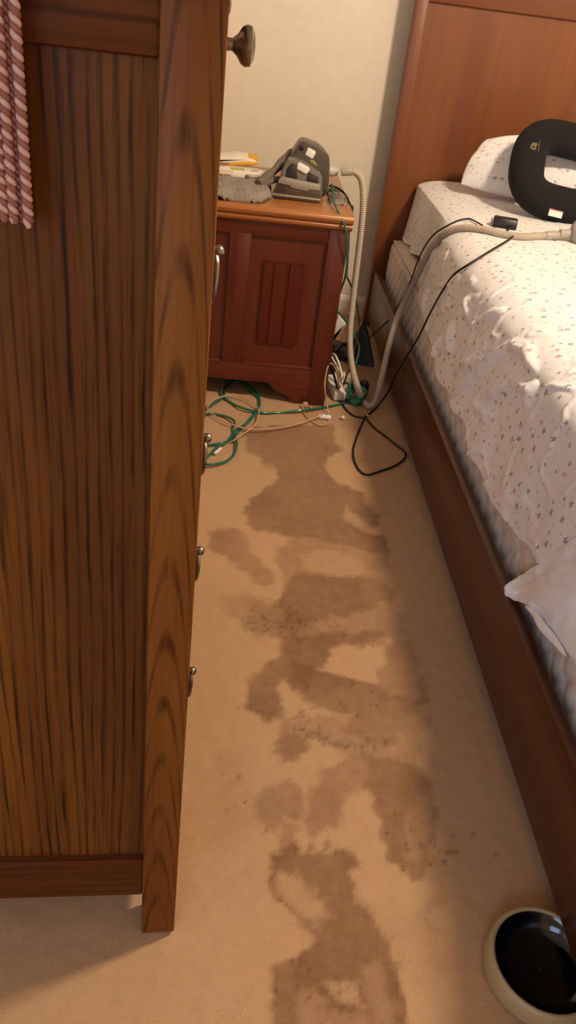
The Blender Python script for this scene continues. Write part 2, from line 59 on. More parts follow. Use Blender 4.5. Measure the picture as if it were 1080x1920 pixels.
'cp_tray': [[0.0856,0.6421],[0.1,0.6996],[0.1642,0.6985],[0.2286,0.6973],[0.2343,0.6931],[0.239,0.6452]],
'cp_win1': [[0.1219,0.708],[0.1238,0.7367],[0.1371,0.7538],[0.1509,0.7506],[0.1592,0.7088]],
'cp_win2': [[0.1882,0.7086],[0.192,0.7329],[0.2259,0.7206],[0.2266,0.7031]],
'cp_lab1': [[0.1554,0.7557],[0.1619,0.758],[0.1903,0.7469],[0.1944,0.741],[0.1876,0.7277],[0.179,0.7283],[0.1541,0.7383]],
'cp_lab2': [[0.1859,0.7954],[0.2091,0.787],[0.2116,0.781],[0.2037,0.7628],[0.1785,0.7727]],
'cp_disp': [[0.1605,0.7958],[0.1724,0.7955],[0.1705,0.7828],[0.1582,0.7862]],
'cp_knob': [[0.207,0.7505]],
'cp_band': [[0.1011,0.706],[0.1118,0.715],[0.2311,0.704],[0.2318,0.6865],[0.1993,0.6879],[0.1915,0.6822],[0.1402,0.6864],[0.1362,0.6923],[0.0987,0.6963]],
'cp_edge': [[0.0868,0.6648],[0.2383,0.663],[0.2392,0.6566],[0.0857,0.6582]],
'bag': [[-0.1389,0.682],[-0.1025,0.6946],[-0.0473,0.7039],[-0.0101,0.7044],[0.0239,0.6993],[0.042,0.6856],[0.011,0.6753],[-0.045,0.6728],[-0.0854,0.6615],[-0.1371,0.649]],
'packet': [[-0.1279,0.6403],[-0.0708,0.6601],[-0.0645,0.6744],[-0.0255,0.6888],[0.0373,0.6988],[0.0809,0.683],[0.0509,0.6506],[0.0003,0.64],[-0.0674,0.638],[-0.1273,0.63]],
'bag_edge': [[-0.0813,0.6672],[-0.0451,0.6815],[0.0007,0.6898],[0.0398,0.6905],[0.0293,0.6824],[-0.0077,0.6785],[-0.0445,0.6729],[-0.0735,0.6628]],
'barbox': [[-0.1308,0.6762],[-0.07,0.676],[-0.0275,0.6585],[-0.0268,0.6501],[-0.1287,0.6393]],
'gadget': [[-0.0045,0.6681],[0.0261,0.6864],[0.0619,0.6869],[0.0575,0.6763],[0.0321,0.6601],[-0.002,0.6599]],
'scrap': [[0.4062,0.1423],[0.4456,0.1108],[0.4294,0.0732],[0.3964,0.0289],[0.3852,0.0461],[0.3942,0.1056]],
'strap': [[0.038,2.68,0.6806],[0.059,2.71,0.6915],[0.083,2.74,0.7109],[0.1072,2.77,0.7322],[0.1297,2.8,0.7553],[0.1424,2.86,0.7518]],
'strap2': [[0.0439,2.69,0.6713],[0.0651,2.7,0.6812],[0.085,2.72,0.6891],[0.1096,2.75,0.6892]],
'emb': [[1.1291,3.5074,0.75]],
}

# ------------------------------------------------------------------ materials
def lin(h):
    h = h.lstrip('#'); r = [int(h[i:i+2], 16)/255 for i in (0, 2, 4)]
    return tuple((c/12.92 if c <= .04045 else ((c+.055)/1.055)**2.4) for c in r) + (1.0,)
class NT:
    def __init__(s, name):
        s.m = bpy.data.materials.new(name); s.m.use_nodes = True
        s.t = s.m.node_tree; s.b = s.t.nodes['Principled BSDF']
    def n(s, typ, **kw):
        nd = s.t.nodes.new(typ)
        for k, v in kw.items():
            if hasattr(nd, k): setattr(nd, k, v)
        return nd
    def inp(s, nd, key, v):
        if hasattr(v, 'is_linked') or hasattr(v, 'links'): s.t.links.new(v, nd.inputs[key])
        else: nd.inputs[key].default_value = v
    def math(s, op, a, b=None, c=None, clamp=False):
        nd = s.n('ShaderNodeMath', operation=op); nd.use_clamp = clamp
        s.inp(nd, 0, a)
        if b is not None: s.inp(nd, 1, b)
        if c is not None: s.inp(nd, 2, c)
        return nd.outputs[0]
    def mix(s, f, a, b, bt='MIX'):
        nd = s.n('ShaderNodeMix', data_type='RGBA', blend_type=bt)
        s.inp(nd, 0, f); s.inp(nd, 6, a); s.inp(nd, 7, b)
        return nd.outputs[2]
    def noise(s, vec, scale, detail=3, rough=.55, dist=0):
        nd = s.n('ShaderNodeTexNoise'); s.inp(nd, 'Vector', vec)
        nd.inputs['Scale'].default_value = scale; nd.inputs['Detail'].default_value = detail
        nd.inputs['Roughness'].default_value = rough; nd.inputs['Distortion'].default_value = dist
        return nd.outputs['Fac']
    def ramp(s, f, stops):
        nd = s.n('ShaderNodeValToRGB'); cr = nd.color_ramp
        while len(cr.elements) < len(stops): cr.elements.new(.5)
        for e, (p, c) in zip(cr.elements, stops): e.position = p; e.color = c if not isinstance(c, str) else lin(c)
        s.inp(nd, 0, f); return nd.outputs[0]
    def range(s, v, a, b, c=0., d=1., smooth=False):
        nd = s.n('ShaderNodeMapRange'); nd.interpolation_type = 'SMOOTHSTEP' if smooth else 'LINEAR'
        s.inp(nd, 0, v)
        for i, q in enumerate((a, b, c, d)): s.inp(nd, i+1, q)
        return nd.outputs[0]
    def obj(s, scale=(1, 1, 1)):
        tc = s.n('ShaderNodeTexCoord'); mp = s.n('ShaderNodeMapping'); mp.inputs['Scale'].default_value = scale
        s.t.links.new(tc.outputs['Object'], mp.inputs['Vector']); return mp.outputs[0]
    def bump(s, h, strength, dist=.002):
        nd = s.n('ShaderNodeBump'); nd.inputs['Strength'].default_value = strength; nd.inputs['Distance'].default_value = dist
        s.inp(nd, 'Height', h); s.t.links.new(nd.outputs[0], s.b.inputs['Normal'])
    def set(s, **kw):
        for k, v in kw.items(): s.inp(s.b, k.replace('_', ' '), v)
        return s
def plain(name, hexc, rough=.5, metal=0, var=.12, vs=60, bump=0, **kw):
    m = NT(name); v = m.obj()
    f = m.noise(v, vs, 3); c = lin(hexc)
    dk = tuple(x*(1-var) for x in c[:3])+(1,); lt = tuple(min(1, x*(1+var)) for x in c[:3])+(1,)
    m.set(Base_Color=m.ramp(f, [(.3, dk), (.7, lt)]), Roughness=rough, Metallic=metal)
    for k, q in kw.items(): m.inp(m.b, k.replace('_', ' '), q)
    if bump: m.bump(f, bump)
    return m.m
def wood(name, dark, mid, light, axis='z', freq=300., wav=6., amp=1.2, contrast=1., rough=.38, coat=.25, arch=0, fibre=.35, archz=55., stretch=.07, thin=.25):
    m = NT(name)
    g = {'x': 0, 'y': 1, 'z': 2}[axis]
    sl = [1, 1, 1]; sl[g] = stretch
    v1 = m.obj(tuple(sl))
    sep = m.n('ShaderNodeSeparateXYZ'); m.t.links.new(m.obj(), sep.inputs[0])
    oth = [sep.outputs[i] for i in range(3) if i != g]
    across = m.math('ADD', oth[0], oth[1])
    n1 = m.noise(v1, wav, 2, .5)
    n2 = m.noise(v1, wav*5, 3, .6)
    wob = m.math('ADD', m.math('MULTIPLY', n1, amp*6), m.math('MULTIPLY', n2, amp*1.6))
    if arch:
        d = m.math('SUBTRACT', across, arch)
        ph = m.math('ADD', m.math('MULTIPLY', sep.outputs[g], archz), m.math('MULTIPLY', m.math('MULTIPLY', d, d), 17000.))
        ph = m.math('ADD', ph, m.math('MULTIPLY', wob, .6))
    else:
        ph = m.math('ADD', m.math('MULTIPLY', across, freq), wob)
    s1 = m.math('SINE', ph)
    line = m.range(s1, thin, 1., 0., 1.)
    line = m.math('MULTIPLY', line, m.range(n2, .38, .62, .12, 1.))
    sf = [240, 240, 240]; sf[g] = 7
    fib = m.noise(m.obj(tuple(sf)), 1., 3, .7)
    base = m.mix(m.range(m.noise(v1, 9., 3), .35, .68), lin(mid), lin(light))
    base = m.mix(m.math('MULTIPLY', line, .75*contrast), base, lin(dark))
    base = m.mix(m.math('MULTIPLY', m.range(fib, .5, .75), fibre), base, lin(dark))
    m.set(Base_Color=base, Roughness=m.range(fib, .3, .7, rough, rough+.12), Coat_Weight=coat, Coat_Roughness=.25, Specular_IOR_Level=.12 if coat < .1 else .5)
    m.bump(m.math('ADD', m.math('MULTIPLY', fib, .6), m.math('MULTIPLY', line, -.4)), .12, .001)
    return m.m
M = {}
OAK = ('#1b0b03', '#583011', '#7a4b18')
M['oak_panel'] = wood('oak_panel', *OAK, 'z', freq=560, wav=12, amp=3.2, contrast=1.2, fibre=.6, stretch=.09, thin=.25, rough=.55, coat=.03)
M['oak_post'] = wood('oak_post', '#2e1504', '#683a14', '#88541f', 'z', arch=-.027, amp=1., contrast=1., wav=12, fibre=.35, thin=.35, archz=62., stretch=.12, rough=.55, coat=.03)
M['oak_rail'] = wood('oak_rail', '#2a1205', '#522810', '#633515', 'x', freq=420, wav=6, amp=1., contrast=.9, rough=.55, coat=.03)
M['oak_drawer'] = wood('oak_drawer', *OAK, 'y', freq=300, contrast=.8)
M['mahogany'] = wood('mahogany', '#300e08', '#551e11', '#632514', 'z', freq=260, contrast=.35, amp=1., rough=.33, coat=.4, fibre=.3)
M['mahogany_x'] = wood('mahogany_rail', '#36110a', '#5c2212', '#6d2a14', 'x', freq=260, contrast=.35, amp=1., rough=.33, coat=.4, fibre=.3)
M['mahogany_top'] = wood('mahogany_top', '#6b3a18', '#a2612c', '#b07236', 'x', freq=160, contrast=.35, amp=1., rough=.3, coat=.4, fibre=.25)
M['cherry'] = wood('cherry_panel', '#452006', '#703812', '#804616', 'z', freq=120, contrast=.22, amp=1.5, rough=.4, coat=.15, fibre=.3)
M['cherry_x'] = wood('cherry_rail', '#3c1d0b', '#703a14', '#81491a', 'x', freq=140, contrast=.3, amp=1.2, rough=.4, coat=.15, fibre=.3)
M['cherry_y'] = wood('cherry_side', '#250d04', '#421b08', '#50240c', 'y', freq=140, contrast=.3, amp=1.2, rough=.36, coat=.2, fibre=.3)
M['pewter'] = plain('pewter', '#8d8479', .34, 1., .15, 90)
M['wall'] = plain('cream_wall', '#e4d8c4', .85, 0, .03, 25, .25)
M['trim'] = plain('white_trim', '#efe8da', .5, 0, .02)
M['ceiling'] = plain('ceiling_paint', '#d6cfc2', .9, 0, .03, 40)
M['black'] = plain('black_plastic', '#131212', .42, 0, .2)
M['cord'] = plain('black_rubber', '#141110', .5, 0, .2)
M['hose'] = plain('grey_hose', '#b9aa98', .5, 0, .06, 200)
M['cuff'] = plain('grey_cuff', '#a79e92', .45, 0, .06)
M['green'] = NT('green_tubing').set(Base_Color=lin('#0d6a54'), Roughness=.18, Coat_Weight=.5).m
M['tan'] = plain('tan_cord', '#cfa078', .5, 0, .1)
M['cpbody'] = plain('charcoal_plastic', '#4b453b', .35, 0, .06)
M['cpdark'] = plain('dark_tank_plastic', '#3c3436', .25, 0, .1)
M['silver'] = plain('silver_plastic', '#a09a90', .3, .2, .05)
M['midgrey'] = plain('mid_grey_plastic', '#7b7269', .4, 0, .06)
M['traybrown'] = plain('smoked_plastic', '#4d4039', .15, 0, .1, Coat_Weight=.5)
M['sticker'] = plain('white_sticker', '#efe9e2', .6, 0, .05, 300)
M['greenlabel'] = plain('olive_label', '#7d7a4e', .5, 0, .15)
M['cleartank'] = NT('clear_tank').set(Base_Color=lin('#cfc6be'), Roughness=.12, Transmission_Weight=.75, IOR=1.2, Alpha=1.).m
M['yellow'] = plain('yellow_print', '#e0a01e', .45, 0, .2, 80)
M['whitebag'] = plain('white_plastic_bag', '#e9dfd0', .45, 0, .06, 50)
M['paper'] = plain('paper', '#e8e2d4', .7, 0, .04)
M['limeprint'] = plain('lime_print', '#b7b44a', .5, 0, .2, 70)
M['cardboard'] = plain('off_white_box', '#d9c9b4', .7, 0, .05)
M['greytoy'] = plain('grey_gadget', '#6d6a60', .45, 0, .08)
M['palegrey'] = plain('pale_grey_plastic', '#b9b7b0', .45, 0, .05)
M['greytowel'] = plain('grey_towel', '#8e8377', .95, 0, .2, 400, .5)
M['greystrap'] = plain('grey_strap', '#6f655b', .9, 0, .2, 300, .4)
M['neck'] = plain('black_fleece', '#09090c', .95, 0, .25, 500, .4)
M['olive'] = plain('olive_thread', '#6c6641', .8, 0, .15, 300)
M['redtag'] = plain('red_tag', '#b05a55', .8, 0, .1, 300)
M['bowlblack'] = plain('black_glazed', '#0b0b0a', .12, 0, .1)
M['bowlrim'] = plain('cream_rim', '#a8926a', .45, 0, .05)
M['mask'] = NT('mask_silicone').set(Base_Color=lin('#b4ada6'), Roughness=.3, Transmission_Weight=.35, IOR=1.3).m
M['cordlight'] = plain('pale_twine', '#c49a88', .7, 0, .15, 400)
M['cordred'] = plain('russet_twine', '#8d5443', .75, 0, .2, 400)
M['purple'] = plain('purple_cloth', '#4b3352', .9, 0, .15, 300)
M['shoe'] = plain('dark_leather', '#1f1a17', .35, 0, .2)
M['tissue'] = plain('tissue', '#d8c3a4', .9, 0, .05)
M['darkgap'] = plain('dark_underside', '#20120a', .8, 0, .1)
M['duvet'] = plain('white_cotton', '#f2f2f5', .9, 0, .03, 500, .15)

def floral(name, ground):
    m = NT(name)
    uv = m.n('ShaderNodeUVMap').outputs[0]
    warp = m.n('ShaderNodeTexNoise'); m.inp(warp, 'Vector', uv); warp.inputs['Scale'].default_value = 30
    def layer(scale, r0, r1, keep):
        vo = m.n('ShaderNodeTexVoronoi'); vo.voronoi_dimensions = '2D'; vo.inputs['Scale'].default_value = scale; vo.inputs['Randomness'].default_value = .8
        m.inp(vo, 'Vector', uv)
        df = m.n('ShaderNodeVectorMath', operation='SUBTRACT'); m.inp(df, 0, uv); m.inp(df, 1, vo.outputs['Position'])
        s = m.n('ShaderNodeSeparateXYZ'); m.inp(s, 0, df.outputs[0])
        c = m.n('ShaderNodeSeparateColor'); m.inp(c, 0, vo.outputs['Color'])
        ln = m.n('ShaderNodeVectorMath', operation='LENGTH'); m.inp(ln, 0, df.outputs[0])
        th = m.math('ADD', m.math('ARCTAN2', s.outputs[1], s.outputs[0]), m.math('MULTIPLY', c.outputs[0], 6.28))
        pet = m.math('ADD', m.math('MULTIPLY', m.math('COSINE', m.math('MULTIPLY', th, 5.)), .34), .66)
        rr = m.math('MULTIPLY', pet, m.range(c.outputs[1], 0, 1, r0, r1))
        q = m.math('DIVIDE', ln.outputs[1], rr)
        mask = m.range(q, .8, 1.1, 1., 0., True)
        core = m.range(q, .2, .38, 1., 0., True)
        mask = m.math('MULTIPLY', mask, m.math('SUBTRACT', 1., m.math('MULTIPLY', core, .6)))
        mask = m.math('MULTIPLY', mask, m.math('GREATER_THAN', c.outputs[2], keep))
        return mask, c
    k1, c1 = layer(23., .0042, .0088, .10)
    k2, c2 = layer(34., .0025, .0050, .25)
    col1 = m.mix(m.math('GREATER_THAN', c1.outputs[0], .70), lin('#5b5f70'), lin('#cf5f7c'))
    col2 = m.mix(m.math('GREATER_THAN', c2.outputs[0], .72), lin('#8c8c8a'), lin('#d59aa4'))
    b = m.mix(m.math('MULTIPLY', k2, .75), lin(ground), col2)
    b = m.mix(m.math('MULTIPLY', k1, .9), b, col1)
    m.set(Base_Color=b, Roughness=.9, Sheen_Weight=.15)
    wv = m.noise(uv, 900, 2)
    m.bump(wv, .06, .001)
    return m.m
M['floral'] = floral('floral_cotton', '#eeebea')

def carpet_mat():
    m = NT('beige_carpet')
    v = m.obj()
    at = m.n('ShaderNodeAttribute'); at.attribute_name = 'stain'
    ao = m.n('ShaderNodeAttribute'); ao.attribute_name = 'speck'
    f1 = m.noise(v, 420, 3, .7); f2 = m.noise(v, 36, 4, .6); f3 = m.noise(v, 5, 3, .5)
    base = m.mix(f3, lin('#c09468'), lin('#c9a077'))
    base = m.mix(m.math('MULTIPLY', m.range(f1, .38, .72), .42), base, lin('#8e6f4c'))
    base = m.mix(m.math('MULTIPLY', m.range(f2, .45, .8), .25), base, lin('#a98153'))
    st = m.math('ADD', at.outputs['Fac'], m.math('MULTIPLY', m.math('MULTIPLY', m.math('SUBTRACT', f2, .5), .5), m.range(at.outputs['Fac'], 0., .3)))
    st = m.math('MULTIPLY', st, .78, clamp=True)
    dirt = m.mix(m.range(f1, .35, .75), lin('#7d4d29'), lin('#5f3819'))
    base = m.mix(st, base, dirt)
    base = m.mix(m.math('MULTIPLY', ao.outputs['Fac'], .72, clamp=True), base, lin('#48250a'))
    m.set(Base_Color=base, Roughness=1., Sheen_Weight=.2)
    m.bump(m.math('ADD', f1, m.math('MULTIPLY', m.noise(v, 900, 2), .5)), .55, .004)
    return m.m
M['carpet'] = carpet_mat()
def quilt_mat():
    m = NT('quilted_damask'); v = m.obj((1, 1, .5))
    f = m.noise(v, 55, 3, .6, 1.2)
    b = m.mix(m.range(f, .42, .6), lin('#d6c6b6'), lin('#e4d9cd'))
    m.set(Base_Color=b, Roughness=.7, Sheen_Weight=.2); m.bump(f, .15, .002); return m.m
M['quilt'] = quilt_mat()

# ------------------------------------------------------------------ mesh helpers
def link(name, me, mat, parent=None, loc=None):
    o = bpy.data.objects.new(name, me); COL.objects.link(o)
    if mat is not None: me.materials.append(mat)
    if parent is not None: o.parent = parent
    if loc is not None: o.location = loc
    return o
def smooth(me, ang=None):
    for p in me.polygons: p.use_smooth = True
    if ang is not None:
        try: me.set_sharp_from_angle(angle=math.radians(ang))
        except Exception: pass
class MB:
    def __init__(s): s.bm = bmesh.new()
    def box(s, lo, hi, bev=0, seg=2, mtx=None):
        lo = Vector(lo); hi = Vector(hi)
        t = bmesh.new(); bmesh.ops.create_cube(t, size=1)
        bmesh.ops.scale(t, vec=hi-lo, verts=t.verts)
        bmesh.ops.translate(t, vec=(lo+hi)/2, verts=t.verts)
        if bev: bmesh.ops.bevel(t, geom=t.edges[:], offset=bev, segments=seg, profile=.5, affect='EDGES')
        s._add(t, mtx); return s
    def _add(s, t, mtx=None):
        if mtx is not None: bmesh.ops.transform(t, matrix=mtx, verts=t.verts)
        me = bpy.data.meshes.new('tmp'); t.to_mesh(me); t.free()
        s.bm.from_mesh(me); bpy.data.meshes.remove(me)
    def prism(s, pts, fn, d0, d1, bev=0, mtx=None, scale1=1., seg=2):
        """outline pts (2D) placed by fn(a, b, depth) at d0 and d1"""
        t = bmesh.new(); n = len(pts)
        ca = sum(p[0] for p in pts)/n; cb = sum(p[1] for p in pts)/n
        A = [t.verts.new(fn(p[0], p[1], d0)) for p in pts]
        B = [t.verts.new(fn(ca+(p[0]-ca)*scale1, cb+(p[1]-cb)*scale1, d1)) for p in pts]
        t.faces.new(A); t.faces.new(B[::-1])
        for i in range(n): t.faces.new((A[i], B[i], B[(i+1) % n], A[(i+1) % n]))
        bmesh.ops.recalc_face_normals(t, faces=t.faces)
        if bev: bmesh.ops.bevel(t, geom=t.edges[:], offset=bev, segments=seg, profile=.5, affect='EDGES')
        s._add(t, mtx); return s
    def tube(s, pts, r, sides=8, sub=6, rad=None, caps=True):
        P = spline(pts, sub) if sub > 1 else [Vector(p) for p in pts]
        n = len(P); t = bmesh.new(); rings = []
        up = None
        for i in range(n):
            d = (P[min(i+1, n-1)]-P[max(i-1, 0)])
            if d.length < 1e-9: d = Vector((0, 0, 1))
            d.normalize()
            if up is None: up = d.orthogonal().normalized()
            up = (up - d*up.dot(d))
            if up.length < 1e-6: up = d.orthogonal()
            up.normalize(); sd = d.cross(up)
            rr = r if rad is None else rad(i, n)
            rings.append([t.verts.new(P[i]+(up*math.cos(a)+sd*math.sin(a))*rr) for a in (2*PI*k/sides for k in range(sides))])
        for i in range(n-1):
            for k in range(sides):
                t.faces.new((rings[i][k], rings[i][(k+1) % sides], rings[i+1][(k+1) % sides], rings[i+1][k]))
        if caps: t.faces.new(rings[0][::-1]); t.faces.new(rings[-1])
        s._add(t); return s
    def lathe(s, prof, seg=32, mtx=None, a0=0, a1=2*PI):
        t = bmesh.new(); rings = []
        for k in range(seg):
            a = 2*PI*k/seg; rings.append([t.verts.new((r*math.cos(a), r*math.sin(a), z)) for r, z in prof])
        for k in range(seg):
            A, B = rings[k], rings[(k+1) % seg]
            for i in range(len(prof)-1):
                t.faces.new((A[i], B[i], B[i+1], A[i+1]))
        bmesh.ops.remove_doubles(t, verts=t.verts, dist=1e-6)
        bmesh.ops.recalc_face_normals(t, faces=t.faces)
        s._add(t, mtx); return s
    def ball(s, c, rad, seg=16, mtx=None):
        t = bmesh.new(); bmesh.ops.create_uvsphere(t, u_segments=seg, v_segments=max(6, seg//2), radius=1)
        bmesh.ops.scale(t, vec=Vector(rad) if hasattr(rad, '__len__') else Vector((rad,)*3), verts=t.verts)
        if mtx is not None: bmesh.ops.transform(t, matrix=mtx, verts=t.verts)
        bmesh.ops.translate(t, vec=Vector(c), verts=t.verts)
        s._add(t); return s
    def out(s, name, mat, parent=None, sm=40, loc=None, shift=None):
        if shift is not None: bmesh.ops.translate(s.bm, vec=-Vector(shift), verts=s.bm.verts)
        me = bpy.data.meshes.new(name); s.bm.to_mesh(me); s.bm.free()
        if sm: smooth(me, sm)
        return link(name, me, mat, parent, loc)
def spline(pts, sub):
    P = [Vector(p) for p in pts]; P = [P[0]*2-P[1]]+P+[P[-1]*2-P[-2]]; out = []
    for i in range(1, len(P)-2):
        a, b, c, d = P[i-1:i+3]
        t0 = 0; al = .5
        def tj(t, p, q): return t+max((q-p).length, 1e-5)**al
        t1 = tj(t0, a, b); t2 = tj(t1, b, c); t3 = tj(t2, c, d)
        for k in range(sub):
            t = t1+(t2-t1)*k/sub
            A1 = a*((t1-t)/(t1-t0))+b*((t-t0)/(t1-t0)); A2 = b*((t2-t)/(t2-t1))+c*((t-t1)/(t2-t1)); A3 = c*((t3-t)/(t3-t2))+d*((t-t2)/(t3-t2))
            B1 = A1*((t2-t)/(t2-t0))+A2*((t-t0)/(t2-t0)); B2 = A2*((t3-t)/(t3-t1))+A3*((t-t1)/(t3-t1))
            out.append(B1*((t2-t)/(t2-t1))+B2*((t-t1)/(t2-t1)))
    out.append(P[-2]); return out
def tag(o, label, cat, group=None, kind=None):
    o['label'] = label; o['category'] = cat
    if group: o['group'] = group
    if kind: o['kind'] = kind
    return o
def thing(name, label, cat, loc, rz=0, group=None):
    o = bpy.data.objects.new(name, None); COL.objects.link(o)
    o.empty_display_size = .05; o.location = loc; o.rotation_euler = (0, 0, rz)
    return tag(o, label, cat, group)
def struct(o): o['kind'] = 'structure'; return o
def world_mesh(mb, name, mat, base, label, cat, sm=40, group=None):
    """a thing that is one mesh modelled in world coordinates; origin moved to base"""
    o = mb.out(name, mat, None, sm, loc=base, shift=base)
    return tag(o, label, cat, group)
def grid_mesh(name, V, nu, nv, uv=None, closed=False):
    """V: (nu*nv,3) array, index u*nv+v"""
    F = []
    for i in range(nu-1):
        for j in range(nv-1):
            a = i*nv+j; F.append((a, a+nv, a+nv+1, a+1))
    me = bpy.data.meshes.new(name); me.from_pydata([tuple(map(float, p)) for p in V], [], F); me.update()
    if uv is not None:
        l = me.uv_layers.new(name='UVMap'); idx = np.empty(len(me.loops), dtype=np.int32)
        me.loops.foreach_get('vertex_index', idx); l.data.foreach_set('uv', uv[idx].astype(np.float32).ravel())
    smooth(me); return me

# numpy value noise
_rs = np.random.RandomState(7); _tab = _rs.rand(256, 256)
def vnoise(x, y):
    xi = np.floor(x).astype(int); yi = np.floor(y).astype(int); fx = x-xi; fy = y-yi
    fx = fx*fx*(3-2*fx); fy = fy*fy*(3-2*fy)
    g = lambda a, b: _tab[a % 256, b % 256]
    return (g(xi, yi)*(1-fx)+g(xi+1, yi)*fx)*(1-fy)+(g(xi, yi+1)*(1-fx)+g(xi+1, yi+1)*fx)*fy
def fbm(x, y, o=4):
    s = 0; a = .5; t = 0
    for k in range(o): s = s+a*vnoise(x*2**k+17*k, y*2**k+31*k); t += a; a *= .5
    return s/t
def sstep(a, b, v): t = np.clip((v-a)/(b-a), 0, 1); return t*t*(3-2*t)
def poly_sd(px, py, poly):
    """signed distance (positive inside)"""
    d = np.full(px.shape, 1e9); ins = np.zeros(px.shape, bool); n = len(poly)
    for i in range(n):
        ax, ay = poly[i]; bx, by = poly[(i+1) % n]
        ex, ey = bx-ax, by-ay
        t = np.clip(((px-ax)*ex+(py-ay)*ey)/(ex*ex+ey*ey+1e-12), 0, 1)
        d = np.minimum(d, np.hypot(px-ax-t*ex, py-ay-t*ey))
        c = (ay > py) != (by > py)
        with np.errstate(divide='ignore', invalid='ignore'):
            xi = (bx-ax)*(py-ay)/((by-ay) if abs(by-ay) > 1e-12 else 1e-12)+ax
        ins ^= c & (px < xi)
    return np.where(ins, d, -d)

# ------------------------------------------------------------------ room shell
X0, X1, Y0, Y1, ZC = -1.55, 2.95, -1.6, 3.53, 2.44
def build_floor():
    xs = np.unique(np.concatenate([np.arange(X0-.1, -.55, .06), np.arange(-.55, .66, .0062), np.arange(.66, X1+.1, .06)]).round(4))
    ys = np.unique(np.concatenate([np.arange(Y0-.1, .38, .06), np.arange(.38, 1.6, .0062), np.arange(1.6, 3.0, .0085), np.arange(3.0, Y1+.1, .03)]).round(4))
    gx, gy = np.meshgrid(xs, ys, indexing='ij'); px = gx.ravel(); py = gy.ravel()
    wx = px+(fbm(px*40, py*40, 4)-.5)*.030+(fbm(px*160+9, py*160, 2)-.5)*.008
    wy = py+(fbm(px*40+50, py*40+80, 4)-.5)*.036+(fbm(px*160+70, py*160, 2)-.5)*.008
    S = np.zeros(px.shape)
    for v, soft, poly in DATA['stains']:
        soft = soft*.8
        q = np.array(poly); lo = q.min(0)-soft*2-.03; hi = q.max(0)+soft*2+.03
        k = np.where((px > lo[0]) & (px < hi[0]) & (py > lo[1]) & (py < hi[1]))[0]
        if not len(k): continue
        m = sstep(-soft, soft, poly_sd(wx[k], wy[k], poly))
        S[k] = 1-(1-S[k])*(1-v*m) if v > 0 else S[k]*(1+v*m)
    patch = fbm(px*9, py*9, 3); S *= .72+.5*patch
    Z = (fbm(px*60, py*60, 3)-.5)*.0035
    D = np.zeros(px.shape)
    for x, y, r, e in DATA['specks']:
        k = np.where((np.abs(px-x) < .03) & (np.abs(py-y) < .03))[0]
        dx = px[k]-x; dy = py[k]-y; c, s = math.cos(.9+e), math.sin(.9+e)
        u = (c*dx+s*dy)/(r*1.25); v = (-s*dx+c*dy)/(r*.55)
        g = np.exp(-(u*u+v*v)); D[k] = np.maximum(D[k], g*.8); Z[k] -= g*.003
    V = np.stack([px, py, Z], 1)
    me = grid_mesh('floor', V, len(xs), len(ys))
    for nm, arr in (('stain', S), ('speck', D)):
        a = me.attributes.new(nm, 'FLOAT', 'POINT'); a.data.foreach_set('value', arr.astype(np.float32))
    o = struct(link('floor', me, M['carpet']))
    return o
build_floor()
struct(MB().box((X0-.1, Y1, -.02), (X1+.1, Y1+.12, ZC)).out('wall_back', M['wall'], sm=0))
struct(MB().box((X0-.12, Y0-.1, -.02), (X0, Y1+.12, ZC)).out('wall_left', M['wall'], sm=0))
struct(MB().box((X1, Y0-.1, -.02), (X1+.12, Y1+.12, ZC)).out('wall_right', M['wall'], sm=0))
wl = MB(); WA, WB = -1.25, -.15                                  # wall behind the viewer, with a window opening
wl.box((X0, Y0-.12, -.02), (WA, Y0, ZC)); wl.box((WB, Y0-.12, -.02), (X1, Y0, ZC))
wl.box((WA, Y0-.12, -.02), (WB, Y0, .9)); wl.box((WA, Y0-.12, 2.0), (WB, Y0, ZC))
struct(wl.out('wall_front', M['wall'], sm=0))
struct(MB().box((X0-.12, Y0-.12, ZC), (X1+.12, Y1+.12, ZC+.1)).out('ceiling', M['ceiling'], sm=0))
wf = MB()
for a, b in (((WA, .9), (WA+.05, 2.0)), ((WB-.05, .9), (WB, 2.0)), ((WA+.05, .9), (WB-.05, .95)), ((WA+.05, 1.95), (WB-.05, 2.0)), ((WA+.05, 1.43), (WB-.05, 1.47))):
    wf.box((a[0], Y0-.08, a[1]), (b[0], Y0-.02, b[1]), .004)
win = struct(wf.out('window_1', M['trim']))
bb = MB(); bb.prism([(0, 0), (.014, 0), (.014, .07), (.008, .085), (0, .09)], lambda a, b, d: (d, Y1-a, b), X0, X1)
struct(bb.out('baseboard_back', M['trim'], sm=0))

# ------------------------------------------------------------------ dresser
DR = math.radians(4.0)
dr = thing('dresser', 'tall oak dresser with a framed side panel and pewter drawer pulls, in the left foreground', 'dresser', (-.021, .661, 0), DR)
W_, L_ = -.48, .92
def dpost(x0, y0):
    return MB().box((x0, y0, .006), (x0+.048, y0+.05, 1.192), .0025)
for x0, y0 in ((-.048, 0), (W_, 0), (-.048, L_-.05), (W_, L_-.05)):
    p = dpost(x0, y0).out('post', M['oak_post'], dr)
    MB().box((x0+.004, y0+.004, 0), (x0+.044, y0+.046, .008), .002).out('foot_pad', M['black'], p)
def side(y, sg):
    f = lambda d: y+sg*d
    def bx(a, b, za, zb, d0, d1, bev=.003):
        lo, hi = sorted((f(d0), f(d1))); return MB().box((a, lo, za), (b, hi, zb), bev)
    bx(W_+.044, -.044, .172, 1.156, .015, .024, 0).out('side_panel', M['oak_panel'], dr)
    bx(W_+.046, -.0465, 1.1485, 1.1925, .0045, .036, .005).out('top_rail', M['oak_rail'], dr)
    bx(W_+.046, -.0465, .096, .182, .0045, .036, .005).out('bottom_rail', M['oak_rail'], dr)
side(0, 1); side(L_, -1)
